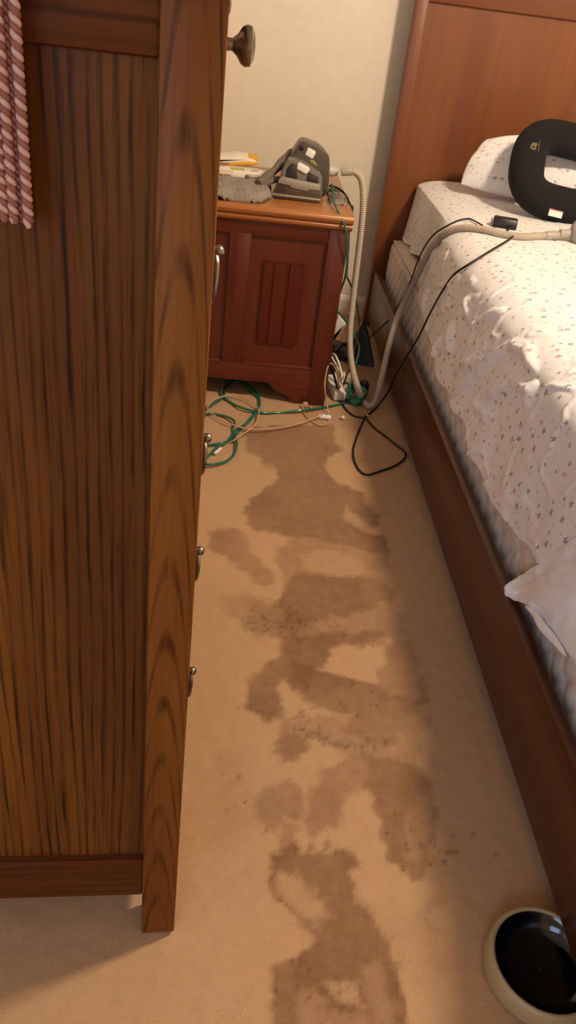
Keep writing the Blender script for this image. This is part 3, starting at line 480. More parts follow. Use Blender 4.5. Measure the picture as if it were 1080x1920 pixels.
MB().box((W_+.004, .045, .10), (W_+.014, L_-.045, 1.18)).out('back_panel', M['oak_panel'], dr)
MB().box((W_-.01, -.008, 1.192), (.012, L_+.012, 1.222), .006, 3).out('top', M['oak_rail'], dr)
for za, zb in ((.096, .12), (.345, .362), (.565, .582), (.80, .818), (1.052, 1.07), (1.165, 1.19)):
    MB().box((-.06, .048, za), (-.004, L_-.048, zb), .002).out('front_rail', M['oak_drawer'], dr)
def pull_mesh(y, z, drop=.060):
    mb = MB()
    mb.lathe([(0, 0), (.011, 0), (.011, .002), (.0045, .004), (.0045, .009), (.0065, .011), (.0078, .015), (.0065, .019), (.0035, .0215), (0, .022)], 16, Matrix.Translation((.003, y, z)) @ Matrix.Rotation(PI/2, 4, 'Y'))
    x = .0145
    mb.tube([(x, y-.004, z-.004), (x+.0015, y-.012, z-.013), (x+.001, y-.017, z-drop*.5), (x-.001, y-.015, z-drop*.85), (x-.0025, y-.006, z-drop), (x-.0025, y+.006, z-drop), (x-.001, y+.015, z-drop*.85), (x+.001, y+.017, z-drop*.5), (x+.0015, y+.012, z-.013), (x, y+.004, z-.004)], .0036, 8, 6)
    return mb
for i, (za, zb, zp) in enumerate(((.124, .341, .205), (.366, .561, .462), (.586, .797, .660), (.822, 1.048, .922))):
    d = MB().box((-.30, .054, za), (.002, L_-.054, zb), .004).out('drawer', M['oak_drawer'], dr)
    pull_mesh(.345, zp, (.05, .05, .054, .062)[i]).out('drawer_pull', M['pewter'], d)
    pull_mesh(.70, zp, .055).out('drawer_pull', M['pewter'], d)
d = MB().box((-.30, .054, 1.074), (.002, L_-.054, 1.162), .004).out('drawer', M['oak_drawer'], dr)
for yy in (.19, .80):
    MB().lathe([(0, 0), (.009, 0), (.009, .002), (.0055, .004), (.0052, .010), (.009, .0145), (.015, .0185), (.0172, .0225), (.0165, .027), (.011, .030), (0, .0312)], 28, Matrix.Translation((.002, yy, 1.153 if yy < .5 else 1.172)) @ Matrix.Rotation(PI/2, 4, 'Y')).out('knob', M['pewter'], d)

# fringed scarf on the dresser top, its twisted fringe hanging over the side panel
sf = thing('fringed_scarf', 'purple scarf hanging from the dresser top with a fringe of twisted pink and russet cords', 'scarf', (-.021, .661, 1.222), DR)
prof = [(.38, .003), (.20, .004), (.04, .004), (-.004, .004), (-.014, -.002), (-.0165, -.012), (-.0165, -.026), (-.0165, -.044)]
nu = 40; V = []
for i in range(nu):
    x = -.42+.30*i/(nu-1)
    for (yy, zz) in prof: V.append((x, yy-.0015*math.sin(i*1.3), zz+.0006*math.sin(i*.9)))
me = grid_mesh('cloth', np.array(V), nu, len(prof)); o = link('cloth', me, M['purple'], sf)
md = o.modifiers.new('s', 'SOLIDIFY'); md.thickness = .002
def fringe(x, zb, lean, yo, mats, ztop=-.04, r=.0021):
    n = 150; L = ztop-zb; A = []; B = []
    for i in range(n+1):
        t = i/n; zc = ztop-L*t; xc = x+lean*t; ph = 2*PI*(L*t)/.0102
        rr = r*(1.0 if t > .02 else .5)
        A.append((xc+rr*math.cos(ph), yo+rr*math.sin(ph), zc)); B.append((xc-rr*math.cos(ph), yo-rr*math.sin(ph), zc))
    tip = (xc, yo, zc-.003)
    c = MB().tube(A+[tip], r*1.05, 8, 1).out('fringe_cord', M[mats[0]], sf, 60)
    MB().tube(B+[tip], r*1.05, 8, 1).out('strand', M[mats[1]], c, 60)
for x, zb, ln, yo, mt in ((-.1475, -.199, .0005, -.0215, ('cordlight', 'cordred')), (-.1585, -.197, .001, -.0215, ('cordlight', 'cordred')), (-.1545, -.197, .0015, -.0165, ('cordred', 'cordred')),
                          (-.1655, -.196, .001, -.0215, ('cordlight', 'cordred')), (-.1625, -.192, .0012, -.0165, ('cordred', 'cordlight')), (-.176, -.198, .001, -.0215, ('cordlight', 'cordred')), (-.188, -.196, .001, -.021, ('cordlight', 'cordred')), (-.200, -.197, .001, -.021, ('cordlight', 'cordred'))):
    x += .0055; zb += .0095
    fringe(x, zb, ln, yo, mt)

# ------------------------------------------------------------------ nightstand
NB = Vector((0.0, 2.85, 0))
ns = thing('nightstand', 'reddish wooden nightstand with a reeded front panel and bracket feet against the back wall', 'nightstand', NB)
def nbox(name, lo, hi, mat, bev=.003, parent=None):
    return MB().box(Vector(lo)-NB, Vector(hi)-NB, bev).out(name, M[mat], parent or ns)
NL, NR, NF, NK = -.337, .331, 2.541, 3.15
nbox('leg', (.268, NF, 0), (NR, NF+.045, .622), 'mahogany'); nbox('leg', (NL, NF, 0), (NL+.063, NF+.045, .622), 'mahogany')
nbox('leg', (.285, NK-.045, 0), (NR, NK, .622), 'mahogany'); nbox('leg', (NL, NK-.045, 0), (NL+.045, NK, .622), 'mahogany')
nbox('side_panel', (NR-.018, NF+.04, .07), (NR-.006, NK-.04, .62), 'mahogany', 0); nbox('side_panel', (NL+.006, NF+.04, .07), (NL+.018, NK-.04, .62), 'mahogany', 0)
nbox('back_panel', (NL+.04, NK-.02, .07), (NR-.04, NK-.01, .62), 'mahogany', 0)
nbox('bottom_shelf', (NL+.02, NF+.03, .085), (NR-.02, NK-.02, .10), 'mahogany', 0)
nbox('top_rail', (NL+.062, NF+.003, .556), (.269, NF+.035, .622), 'mahogany_x')
mb = MB(); br = [(.269, 0), (.222, 0), (.205, .018), (.19, .030), (.165, .036), (.148, .046), (.135, .064), (.118, .070), (-.124, .070), (-.141, .064), (-.154, .046), (-.171, .036), (-.196, .030), (-.211, .018), (-.228, 0), (-.275, 0), (-.275, .132), (.269, .132)]
mb.prism(br, lambda a, b, d: (a-NB.x, d-NB.y, b), NF+.002, NF+.028, .0015)
mb.out('bracket_rail', M['mahogany_x'], ns)
nbox('center_stile', (-.036, NF+.002, .128), (.030, NF+.03, .560), 'mahogany')
nbox('rail_ledge', (.031, NF+.000, .130), (.268, NF+.022, .1375), 'mahogany_x', .002); nbox('rail_ledge', (-.274, NF+.000, .130), (-.037, NF+.022, .1375), 'mahogany_x', .002)
for xa, xb in ((.029, .270), (-.276, -.035)):
    pn = nbox('front_panel', (xa, NF+.013, .13), (xb, NF+.025, .558), 'mahogany', 0)
    ca = (xa+xb)/2-.008; a0, a1 = ca-.068, ca+.068
    # raised reeded panel: three boards with fine reeds and scalloped ends
    pts = []; nr = 34
    fy = NF+.004
    mb = MB()
    for q, (ba, bb_) in enumerate(((a0, a0+.034), (a0+.0355, a0+.083), (a0+.0845, a1))):
        prof = [(ba, NF+.016), (ba, fy+.003), (ba+.003, fy)]
        n = int((bb_-ba-.006)/.0052)
        for i in range(n):
            x = ba+.003+i*(bb_-ba-.006)/n; s_ = (bb_-ba-.006)/n
            prof += [(x+.15*s_, fy+.0013), (x+.5*s_, fy-.0005), (x+.85*s_, fy+.0010)]
        prof += [(bb_-.003, fy), (bb_, fy+.003), (bb_, NF+.016)]
        mb.prism(prof, lambda a, b, d: (a-NB.x, b-NB.y, d), .213, .478)
        for i in range(n):
            x = ba+.003+(i+.5)*(bb_-ba-.006)/n
            for zz in (.480, .211):
                mb.box((x-.0018-NB.x, fy+.0005-NB.y, zz-.003-NB.z), (x+.0018-NB.x, fy+.011-NB.y, zz+.003-NB.z), .001, 1)
    mb.out('reeded_panel', M['mahogany'], pn, 25)
mb = MB(); tp = [(NF-.004, .600), (NF-.010, .606), (NF-.012, .614), (NF-.008, .620), (NF-.016, .624), (NF-.019, .634), (NF-.015, .643), (NF-.006, .648), (NK+.012, .648), (NK+.012, .612), (NK, .602)]
mb.prism(tp, lambda a, b, d: (d-NB.x, a-NB.y, b), NL-.006, NR+.006, .0015)
mb.out('top', M['mahogany_top'], ns, 30)

# ------------------------------------------------------------------ bed frame
BX, BT, BI, HF = .572, .248, .598, 3.402
bed = thing('bed_frame', 'cherry-brown wooden bed frame with a tall panelled headboard and a long side rail', 'bed', (1.35, 2.0, 0))
BB = Vector((1.35, 2.0, 0))
def bbox(name, lo, hi, mat, bev=.003, seg=2): return MB().box(Vector(lo)-BB, Vector(hi)-BB, bev, seg).out(name, M[mat], bed)
mb = MB(); rp = [(BX+.002, .045), (BX, .05), (BX, BT-.004), (BX+.004, BT), (BI-.003, BT), (BI, BT-.004), (BI, .045)]
mb.prism(rp, lambda a, b, d: (a-BB.x, d-BB.y, b), .40, HF+.004)
mb.out('side_rail', M['cherry_y'], bed, 50)
bbox('side_rail', (2.13, .40, .045), (2.156, HF, BT), 'cherry_y')
bbox('post', (.560, HF, 0), (.606, HF+.05, 1.36), 'cherry', .004); bbox('post', (2.12, HF, 0), (2.166, HF+.05, 1.36), 'cherry', .004)
bbox('headboard_panel', (.600, HF+.012, .12), (2.126, HF+.03, 1.25), 'cherry', 0)
bbox('top_rail', (.604, HF-.002, 1.222), (2.122, HF+.044, 1.36), 'cherry_x', .006)
bbox('bottom_rail', (.604, HF+.004, .06), (2.122, HF+.04, .20), 'cherry_x')
bbox('footboard', (.566, .362, .03), (2.16, .402, .42), 'cherry_x', .006)
for k in range(6):
    y = .62+k*.5; bbox('slat', (BI, y, .085), (2.13, y+.08, .105), 'cherry_x', 0)

# box spring with quilted side
def box_spring():
    t = thing('box_spring', 'pale quilted box spring resting inside the wooden bed frame', 'box spring', (1.36, 1.95, .106))
    O = Vector((1.36, 1.95, .106)); xa, xb, ya, yb, za, zb = .623, 2.118, .47, 3.392, .106, .388
    MB().box(Vector((xa+.006, ya, za))-O, Vector((xb, yb, zb))-O, .018, 3).out('body', M['quilt'], t)
    ny, nz = 620, 56; Y = np.linspace(ya+.004, yb-.004, ny); Z = np.linspace(za+.012, zb-.014, nz)
    gy, gz = np.meshgrid(Y, Z, indexing='ij'); y = gy.ravel(); z = gz.ravel()
    wy, wz = .074, .082
    def lens(y, z):
        u = (y/wy) % 1-.5; v = (z/wz) % 1-.5
        q = np.abs(u)*2/np.maximum(.001, np.cos(v*PI)); return np.clip(1-q*q, 0, 1)*np.sqrt(np.clip(np.cos(v*PI), 0, 1))
    h = np.maximum(lens(y, z), lens(y+wy/2, z+wz/2))
    h = h*.010*(.7+.6*fbm(y*20, z*20, 2))
    edge = np.minimum(sstep(0, .02, zb-.014-z), sstep(0, .02, z-za-.012))
    x = xa+.005-h*edge
    V = np.stack([x-O.x, y-O.y, z-O.z], 1)
    me = grid_mesh('quilting', V, ny, nz)
    me.flip_normals(); link('quilting', me, M['quilt'], t)
    pts = [Vector((xa+.009, y_, zb-.006))-O for y_ in np.linspace(ya+.01, yb-.01, 12)]
    MB().tube(pts, .006, 8, 2).out('piping', M['quilt'], t)
box_spring()
mo = Vector((1.38, 1.95, .39))
mt = MB().box(Vector((.700, .50, .39))-mo, Vector((2.10, 3.385, .60))-mo, .05, 4).out('mattress', M['quilt'], None, 60, loc=mo)
tag(mt, 'thick mattress under the floral sheet on the wooden bed', 'mattress')

# floral sheet draped over mattress and box spring
def sheet():
    hy = np.array([.45, 1.2, 1.4, 1.77, 2.24, 2.63, 3.05, 3.39]); hz = np.array([.34, .335, .305, .300, .318, .355, .40, .404])
    ny, ns_ = 640, 300
    Y = np.linspace(.47, 3.392, ny)
    base = np.array([(.605, .30), (.620, .40), (.640, .52), (.660, .58), (.70, .612), (.76, .628), (.90, .634), (1.4, .642), (1.95, .636), (2.09, .60), (2.128, .50), (2.14, .38)])
    P = np.array([tuple(v) for v in spline([(a, 0, b) for a, b in base], 24)])[:, [0, 2]]
    seg = np.r_[0, np.cumsum(np.hypot(*np.diff(P, axis=0).T))]; 
    S0 = np.concatenate([np.linspace(0, .55, 190, endpoint=False), np.linspace(.55, seg[-1], ns_-190)])
    V = np.zeros((ny, ns_, 3)); UV = np.zeros((ny, ns_, 2))
    for i, y in enumerate(Y):
        h = np.interp(y, hy, hz)+.010*math.sin(y*11)+.006*math.sin(y*31+1)
        s_h = np.interp(h, P[:30, 1], seg[:30]) if h > .30 else (h-.30)*1.02
        s = S0*(seg[-1]-s_h)/seg[-1]+s_h
        x = np.interp(s, seg, P[:, 0]); z = np.interp(s, seg, P[:, 1])
        neg = s < 0; x[neg] = .605-s[neg]*.05; z[neg] = .30+s[neg]
        # near the head the sheet hugs the mattress that is set back from the box spring
        k = sstep(2.5, 3.05, np.array([y]))[0]
        low = z < .60
        x2 = np.where(low, np.maximum(x, np.interp(z, [.26, .38, .40, .60], [.640, .655, .672, .688])), np.maximum(x, .688))
        x = x*(1-k)+x2*k
        V[i, :, 0] = x; V[i, :, 1] = y; V[i, :, 2] = z; UV[i, :, 0] = s; UV[i, :, 1] = y
    # normals
    du = np.gradient(V, axis=1); dv = np.gradient(V, axis=0)
    N = np.cross(dv, du); N /= np.linalg.norm(N, axis=2, keepdims=True)+1e-9
    N *= np.where(N[:, ns_//2:ns_//2+1, 2:3] < 0, -1, 1)
    s = UV[..., 0]; y = UV[..., 1]
    sidew = 1-sstep(.26, .50, s)
    a1 = fbm(s*9+fbm(s*5, y*5, 2)*3, y*6, 3); rid = 1-np.abs(2*fbm(s*7+y*5+40, y*6-s*3, 3)-1)
    mid = sstep(1.0, 1.5, y)*(1-sstep(2.5, 2.9, y))
    H = (a1-.5)*.009*(.12+.9*mid*sidew)+np.clip(rid-.88, 0, 1)*.045*(.02+1.0*mid*sidew)
    H += (fbm(s*2.5, y*2.5, 2)-.5)*.012*sstep(.3, .6, s)
    H += .006*np.sin(y*26+s*3+2*fbm(s*3, y*3, 2))*(1-sstep(.05, .30, s))
    # the traced folds gathered along the side of the bed
    X3 = V+((np.stack([fbm(s*14+k*9, y*14+k*5, 3) for k in (1, 2, 3)], 2))-.5)*.014
    for pl in DATA['folds']:
        P3 = np.array(pl); best = np.full(s.shape, 1e9); side_ = np.zeros(s.shape); tt = np.zeros(s.shape)
        for q in range(len(P3)-1):
            a, b = P3[q], P3[q+1]; e = b-a; L2 = (e*e).sum()
            t = np.clip(((X3-a)@e)/L2, 0, 1)
            dv3 = X3-(a+t[..., None]*e); d = np.linalg.norm(dv3, axis=2)
            sg = np.cross(np.broadcast_to(e/math.sqrt(L2), dv3.shape), dv3)[..., 2]
            u = d < best; best = np.where(u, d, best); side_ = np.where(u, sg, side_); tt = np.where(u, (q+t)/(len(P3)-1), tt)
        tp_ = np.sqrt(np.clip(np.sin(PI*np.clip(tt, .0, 1.)), 0, 1)); wd = .006+.010*tp_
        H += tp_*(.016*np.exp(-(best/wd)**2)-.005*np.exp(-((best-.024)/.018)**2)*(side_ < 0))
    H = np.maximum(H, -.004)
    V = V+N*H[..., None]
    me = grid_mesh('floral_sheet', V.reshape(-1, 3)-np.array([1.38, 1.95, .6]), ny, ns_, UV.reshape(-1, 2))
    o = link('floral_sheet', me, M['floral'], None, (1.38, 1.95, .6))
    md = o.modifiers.new('s', 'SOLIDIFY'); md.thickness = .002; md.offset = -1
    global SHEET
    SHEET = BVHTree.FromPolygons([tuple(v) for v in V.reshape(-1, 3)], [tuple(p.vertices) for p in me.polygons])
    return tag(o, 'white bed sheet printed with tiny grey and pink flowers, rumpled over the bed side', 'sheet')
sheet()

def settle(P, r):
    """lay a resampled cord on the sheet: points under or too near it are lifted off along its normal"""
    for k in range(5):
        P = push(P, r)
        if k < 4:
            for _ in range(3): P = [P[0]]+[(P[i-1]+P[i]*2+P[i+1])/4 for i in range(1, len(P)-1)]+[P[-1]]
    return P
def push(P, r):
    out = []
    for p in P:
        q = p.copy()
        h = SHEET.find_nearest(p, .12)
        if h[0] is not None:
            n = h[1] if (h[1].z > 0 or h[1].x < 0) else -h[1]
            d = (p-h[0]).dot(n)
            if d < r: q = p+n*(r-d)
        out.append(q)
    return out

# pillow with floral case
def pillow():
    ctr = Vector((1.20, 3.06, .75))
    TL, TR, BL, BR = [Vector(q)-ctr for q in ((.875, 3.20, .825), (1.60, 3.26, .87), (.800, 3.14, .672), (1.50, 2.80, .668))]
    az = ((TR-BL).cross(TL-BR)); az.normalize(); az = -az if az.z < 0 else az
    w_, h_, th = .345, .185, .062; n = 60; V = []; UV = []
    for sg in (1, -1):
        for i in range(n):
            for j in range(n):
                a = math.sin((2*i/(n-1)-1)*PI/2); b = math.sin((2*j/(n-1)-1)*PI/2)
                pin = 1.06-.05*(a*a*b*b)-.03*(1-abs(a))*abs(b)
                f = max(0, (1-abs(a)**2.6))*max(0, (1-abs(b)**2.4))
                k = th*f**.5
                k += .006*(noise.noise(Vector((a*3, b*3, sg*2)))+.5*noise.noise(Vector((a*8, b*7, sg))))*min(1, f*4)
                u, v = (a*pin+1)/2, (b*pin+1)/2
                p = (BL*(1-u)+BR*u)*(1-v)+(TL*(1-u)+TR*u)*v+az*(sg*k+.010*noise.noise(Vector((a*2.2, b*2.2, 7))))
                V.append(p); UV.append((a*w_+sg, b*h_))
    F = []
    for sgi in range(2):
        for i in range(n-1):
            for j in range(n-1):
                q = sgi*n*n+i*n+j; f = (q, q+n, q+n+1, q+1); F.append(f if sgi == 0 else f[::-1])
    me = bpy.data.meshes.new('pillow'); me.from_pydata([tuple(v) for v in V], [], F); me.update()
    l = me.uv_layers.new(name='UVMap')
    for lp in me.loops: l.data[lp.index].uv = UV[lp.vertex_index]
    bm = bmesh.new(); bm.from_mesh(me); bmesh.ops.remove_doubles(bm, verts=bm.verts, dist=1e-5); bm.to_mesh(me); bm.free(); smooth(me)
    tag(link('pillow', me, M['floral'], None, ctr), 'floral pillow propped against the headboard behind the black neck pillow', 'pillow')
pillow()

# black neck pillow (U shape)
def neck():
    c0 = Vector((1.088, 2.945, .780)); ax = Vector((1, 0, 0)); ay = Vector((0, .69, .724)).normalized(); az = ax.cross(ay); ax, ay = ax*.990-ay*.139, ay*.990+ax*.139
    t = thing('neck_pillow', 'black U-shaped neck pillow with a small olive emblem, leaning on the floral pillow', 'neck pillow', c0)
    R_ = .126; path = []
    for i in range(8): path.append((.17*(1-i/8), R_-.012*(1-i/8)**2, 1))
    for i in range(25):
        a = PI/2+PI*i/24; r = R_*(1+.12*math.sin(2*(a-PI/2))**2); path.append((r*math.cos(a), r*math.sin(a), 1))
    for i in range(1, 9): path.append((.17*i/8, -R_+.012*(i/8)**2, 1))
    n = len(path); sides = 20; mb = MB(); tb = bmesh.new(); rings = []
    for i, (a, b, _) in enumerate(path):
        p = Vector((a, b)); d = Vector(path[min(i+1, n-1)][:2])-Vector(path[max(i-1, 0)][:2]); d.normalize(); nr = Vector((d.y, -d.x))
        e = min(i, n-1-i)/3.; s_ = math.sqrt(max(.02, 1-(1-min(1, e))**2))
        ring = []
        for k in range(sides):
            q = 2*PI*k/sides; ca, sa = math.cos(q), math.sin(q)
            u = .060*s_*math.copysign(abs(ca)**.8, ca); v = .046*s_*math.copysign(abs(sa)**.85, sa)
            ring.append(tb.verts.new(ax*(p.x+nr.x*u)+ay*(p.y+nr.y*u)+az*v))
        rings.append(ring)
    for i in range(n-1):
        for k in range(sides): tb.faces.new((rings[i][k], rings[i][(k+1) % sides], rings[i+1][(k+1) % sides], rings[i+1][k]))
    tb.faces.new(rings[0][::-1]); tb.faces.new(rings[-1]); bmesh.ops.recalc_face_normals(tb, faces=tb.faces)
    mb._add(tb); mb.out('body', M['neck'], t, 60)
    F = Matrix((ax, ay, az)).transposed().to_4x4()
    # emblem: little ring with a ragged crown and a thin stitched bar beside it
    mb = MB(); E = F @ Matrix.Translation((-.128, .030, .0445))
    pts = [(.011*math.cos(2*PI*k/22)*(1+.12*math.sin(k*2.4)), .011*math.sin(2*PI*k/22)*(1+.12*math.sin(k*2.4))) for k in range(22)]
    mb.lathe([(.0045, 0), (.0045, .003), (.010, .003), (.0112, 0)], 20, E)
    mb.prism([(-.012, .003), (-.006, .012), (-.004, .019), (.003, .016), (.010, .020), (.013, .010), (.008, .006), (-.004, .008)], lambda a, b, d: E @ Vector((a, b, d)), 0, .003)
    em = mb.out('emblem', M['olive'], t); em['label'] = 'olive embroidered emblem'
    MB().box((-.0009, -.012, 0), (.0009, .030, .0015), 0, 1, E @ Matrix.Translation((.019, 0, 0))).out('stitched_bar', M['greytoy'], t)
    T_ = F @ Matrix.Translation((-.010, -.172, .030)) @ Matrix.Rotation(.45, 4, 'X')
    tg = MB().box((-.024, -.022, 0), (.024, .012, .002), .0006, 1, T_).out('care_tag', M['paper'], t); tg['label'] = 'white care tag with a red band'
    MB().box((-.0235, -.002, -.0004), (.0235, .0125, .0026), 0, 1, T_).out('red_band', M['redtag'], tg)
neck()

# white duvet corner hanging over the rail
def duvet():
    net = DATA['net']; R0 = [spline(r, 8) for r in net]; m = len(R0[0]); cols = []
    for k in range(m): cols.append(spline([R0[i][k] for i in range(len(net))], 10))
    V = np.array([[tuple(p) for p in c] for c in cols]); nu, nv = V.shape[:2]
    du = np.gradient(V, axis=0); dv = np.gradient(V, axis=1); N = np.cross(du, dv); N /= np.linalg.norm(N, axis=2, keepdims=True)+1e-9
    if N[nu//2, nv//2, 2] < 0: N = -N
    g = np.linspace(0, 1, nu)[:, None]; h = np.linspace(0, 1, nv)[None, :]
    amp = sstep(.02, .25, np.broadcast_to(g, (nu, nv)))
    rid = 1-np.abs(2*fbm(g*5+h*1.2, h*3-g*2+5, 3)-1)
    H = amp*((fbm(g*4+h*1.5, h*2-g*2, 2)-.5)*.022+np.clip(rid-.86, 0, 1)*.035)
    V = V+N*H[..., None]
    B = np.array([.60, 1.0, .262]); UV = np.stack([np.broadcast_to(g*.7, (nu, nv)), np.broadcast_to(h*.3, (nu, nv))], 2).reshape(-1, 2)
    me = grid_mesh('duvet', V.reshape(-1, 3)-B, nu, nv, UV); o = link('duvet', me, M['duvet'], None, B)
    md = o.modifiers.new('s', 'SOLIDIFY'); md.thickness = .014; md.offset = 0
    md = o.modifiers.new('b', 'SUBSURF'); md.levels = 1; md.render_levels = 1
    tag(o, 'plain white duvet corner hanging over the bed side onto the rail', 'duvet')
    # turned hem strip along the lower flap
    e = V[int(nu*.28):int(nu*.62), -1]+N[int(nu*.28):int(nu*.62), -1]*.012-B
    MB().tube([tuple(p) for p in e[::4]], .008, 10, 4, rad=lambda i, n: .0005+.0075*math.sin(PI*i/(n-1))**.6).out('hem', M['duvet'], o)
duvet()

# ------------------------------------------------------------------ breathing machine and hose
def P3(l, y): return [(a, y, b) for a, b in l]
def cpap():
    B = Vector((.17, 2.76, .648))
    t = thing('breathing_machine', 'charcoal bedside breathing machine with a clear water tank on the nightstand', 'breathing machine', B)
    def pr(key, d0, d1, mat, name, bev=0, s1=1., parent=None, zoff=0., floor=True):
        pts = [(a, max(b, .650) if floor else b) for a, b in DATA[key]]
        return MB().prism(pts, lambda a, b, d: (a-B.x, d-B.y, b-B.z+zoff), d0, d1, bev, None, s1).out(name, M[mat], parent or t, 35)
    body = pr('cp_body', 2.735, 2.86, 'cpbody', 'body', .006, .92)
    tank = pr('cp_tank', 2.680, 2.735, 'cleartank', 'water_tank', .004, 1.0)
    pr('cp_tank', 2.728, 2.7365, 'midgrey', 'tank_back', 0, 1.0, tank)
    pr('cp_win1', 2.6765, 2.690, 'cpdark', 'tank_window', .002, 1., tank); pr('cp_win2', 2.6765, 2.690, 'cpdark', 'tank_window', .002, 1., tank)
    tray = pr('cp_tray', 2.650, 2.684, 'traybrown', 'tank_tray', .004)
    pr('cp_edge', 2.6475, 2.664, 'silver', 'tank_edge', .0015)
    pr('cp_band', 2.6465, 2.664, 'silver', 'tank_latch', .002)
    pr('cp_lab1', 2.6745, 2.682, 'sticker', 'white_sticker', .001)
    pr('cp_lab2', 2.7325, 2.739, 'sticker', 'white_sticker', .001)
    pr('cp_disp', 2.7325, 2.739, 'black', 'display', .001)
    k = DATA['cp_knob'][0]
    MB().ball((k[0]-B.x, 2.734-B.y, k[1]-B.z), (.016, .004, .008), 16, Matrix.Rotation(math.radians(30), 4, 'Y')).out('control_dial', M['greenlabel'], t)
    MB().lathe([(0, 0), (.016, 0), (.016, .014), (.013, .018), (.011, .030), (0, .030)], 20, Matrix.Translation((.262-B.x, 2.765-B.y, .728-B.z)) @ Matrix.Rotation(PI/2, 4, 'Y')).out('outlet_port', M['palegrey'], t)
    for sx in (.105, .235): MB().box((sx-.008-B.x, 2.70-B.y, 0), (sx+.008-B.x, 2.84-B.y, .006), .002).out('foot', M['black'], t)
cpap()
def hose():
    P = settle(spline(DATA['hose'], 14), .012); L = 0; acc = [0]
    for a, b in zip(P, P[1:]): L += (b-a).length; acc.append(L)
    step = .0022; n = int(L/step); Q = []
    acc = np.array(acc); PA = np.array([tuple(p) for p in P]); ss = np.linspace(0, L, n)
    Q = np.stack([np.interp(ss, acc, PA[:, i]) for i in range(3)], 1)
    base = Vector((.49, 2.549, 0))
    t = thing('breathing_hose', 'grey corrugated breathing hose looping from the nightstand to the floor and over the bed', 'hose', base)
    mb = MB(); mb.tube([Vector(q)-base for q in Q], .0105, 12, 1, rad=lambda i, n_: .0114 if i % 3 else .0089)
    mb.out('tube', M['hose'], t, 80)
    for a, b, r in ((0, 16, .0135), (n-22, n-1, .0135)):
        mb = MB(); mb.tube([Vector(q)-base for q in Q[a:b:3]], r, 16, 1, rad=lambda i, n_: r*(1 if 0 < i < n_-1 else .9)); mb.out('cuff', M['cuff'], t)
hose()
def mask():
    B = Vector((1.075, 2.56, .640))
    t = thing('breathing_mask', 'translucent grey breathing mask at the end of the hose on the bed', 'mask', B)
    mb = MB(); mb.lathe([(.012, -.002), (.040, .006), (.050, .022), (.046, .046), (.030, .062), (.010, .067), (.0, .067)], 28, Matrix.Translation((.005, 0, .012)) @ Matrix.Rotation(-.5, 4, 'Y') @ Matrix.Rotation(.5, 4, 'X'))
    mb.out('cushion', M['mask'], t, 60)
    MB().lathe([(.004, 0), (.009, 0), (.009, .012), (.005, .014)], 16, Matrix.Translation((-.024, -.035, .052)) @ Matrix.Rotation(1.2, 4, 'X') @ Matrix.Rotation(-.4, 4, 'Y')).out('valve', M['cuff'], t)
    MB().tube([(-.085, -.008, .018), (-.06, -.006, .020), (-.04, -.004, .026)], .014, 14, 4).out('elbow', M['cuff'], t)
mask()
def brick():
    t = thing('power_brick', 'small black power brick lying on the floral sheet beside the hose', 'adapter', (.845, 2.665, .633), math.radians(-14))
    mb = MB(); mb.prism([(-.022, .0), (.022, 0), (.026, .012), (.020, .032), (-.018, .034), (-.026, .014)], lambda a, b, d: (d, a, b), -.038, .038, .004); mb.out('body', M['black'], t)
    MB().lathe([(0, 0), (.010, 0), (.010, .004), (.006, .006), (0, .006)], 14, Matrix.Translation((-.040, 0, .018)) @ Matrix.Rotation(-PI/2, 4, 'Y')).out('socket', M['cuff'], t)
    MB().tube([(.018, -.020, .012), (.016, -.034, .010), (.010, -.046, .006)], .0045, 8, 4).out('strain_relief', M['cord'], t)
brick()

# ------------------------------------------------------------------ cords and tubing
def cord(key, r, mat, name, label, cat, sub=8, sides=8, settle_r=False):
    pts = DATA[key] if isinstance(key, str) else key
    b = min((Vector(p) for p in pts), key=lambda p: p.z); b = Vector((b.x, b.y, 0 if b.z < .1 else b.z))
    if settle_r: return world_mesh(MB().tube(settle(spline(pts, sub), r+.0006), r, sides, 1), name, M[mat], b, label, cat, 60)
    return world_mesh(MB().tube(pts, r, sides, sub), name, M[mat], b, label, cat, 60)
cord('green', .0034, 'green', 'oxygen_tube', 'green tube hanging from the breathing machine down the nightstand side', 'tube')
cord('green2', .0042, 'green', 'oxygen_tube', 'long green tubing coiled on the carpet in front of the nightstand', 'tube')
cord('tan', .0022, 'tan', 'thin_cord', 'thin tan cord looped around the right nightstand foot', 'cord')
cord('tan2', .0024, 'tan', 'thin_cord', 'thin tan cord lying in a wide loop across the green tubing', 'cord')
cord('black', .0033, 'cord', 'cable', 'black cord running from the power brick off the bed and looping on the carpet', 'cord')
cord('sensor', .0027, 'cord', 'cable', 'thin black cord arching over the sheet above the grey hose', 'cord', 12, settle_r=True)
cord('pcord', .0036, 'cord', 'cable', 'short black cord dropping off the right edge of the nightstand top', 'cord')
cord([(.392, 3.40, .16), (.41, 3.2, .135), (.372, 2.95, .075), (.371, 2.93, .06), (.40, 2.86, .02), (.43, 2.80, .006)], .0035, 'trim', 'cable', 'white cord dropping from the wall behind the nightstand', 'cord')
x = world_mesh(MB().box((.344, 2.74, .598), (.358, 2.765, .632), .003), 'cord_clip', M['black'], (.351, 2.75, .598), 'small black clip block at the nightstand top right edge', 'clip')

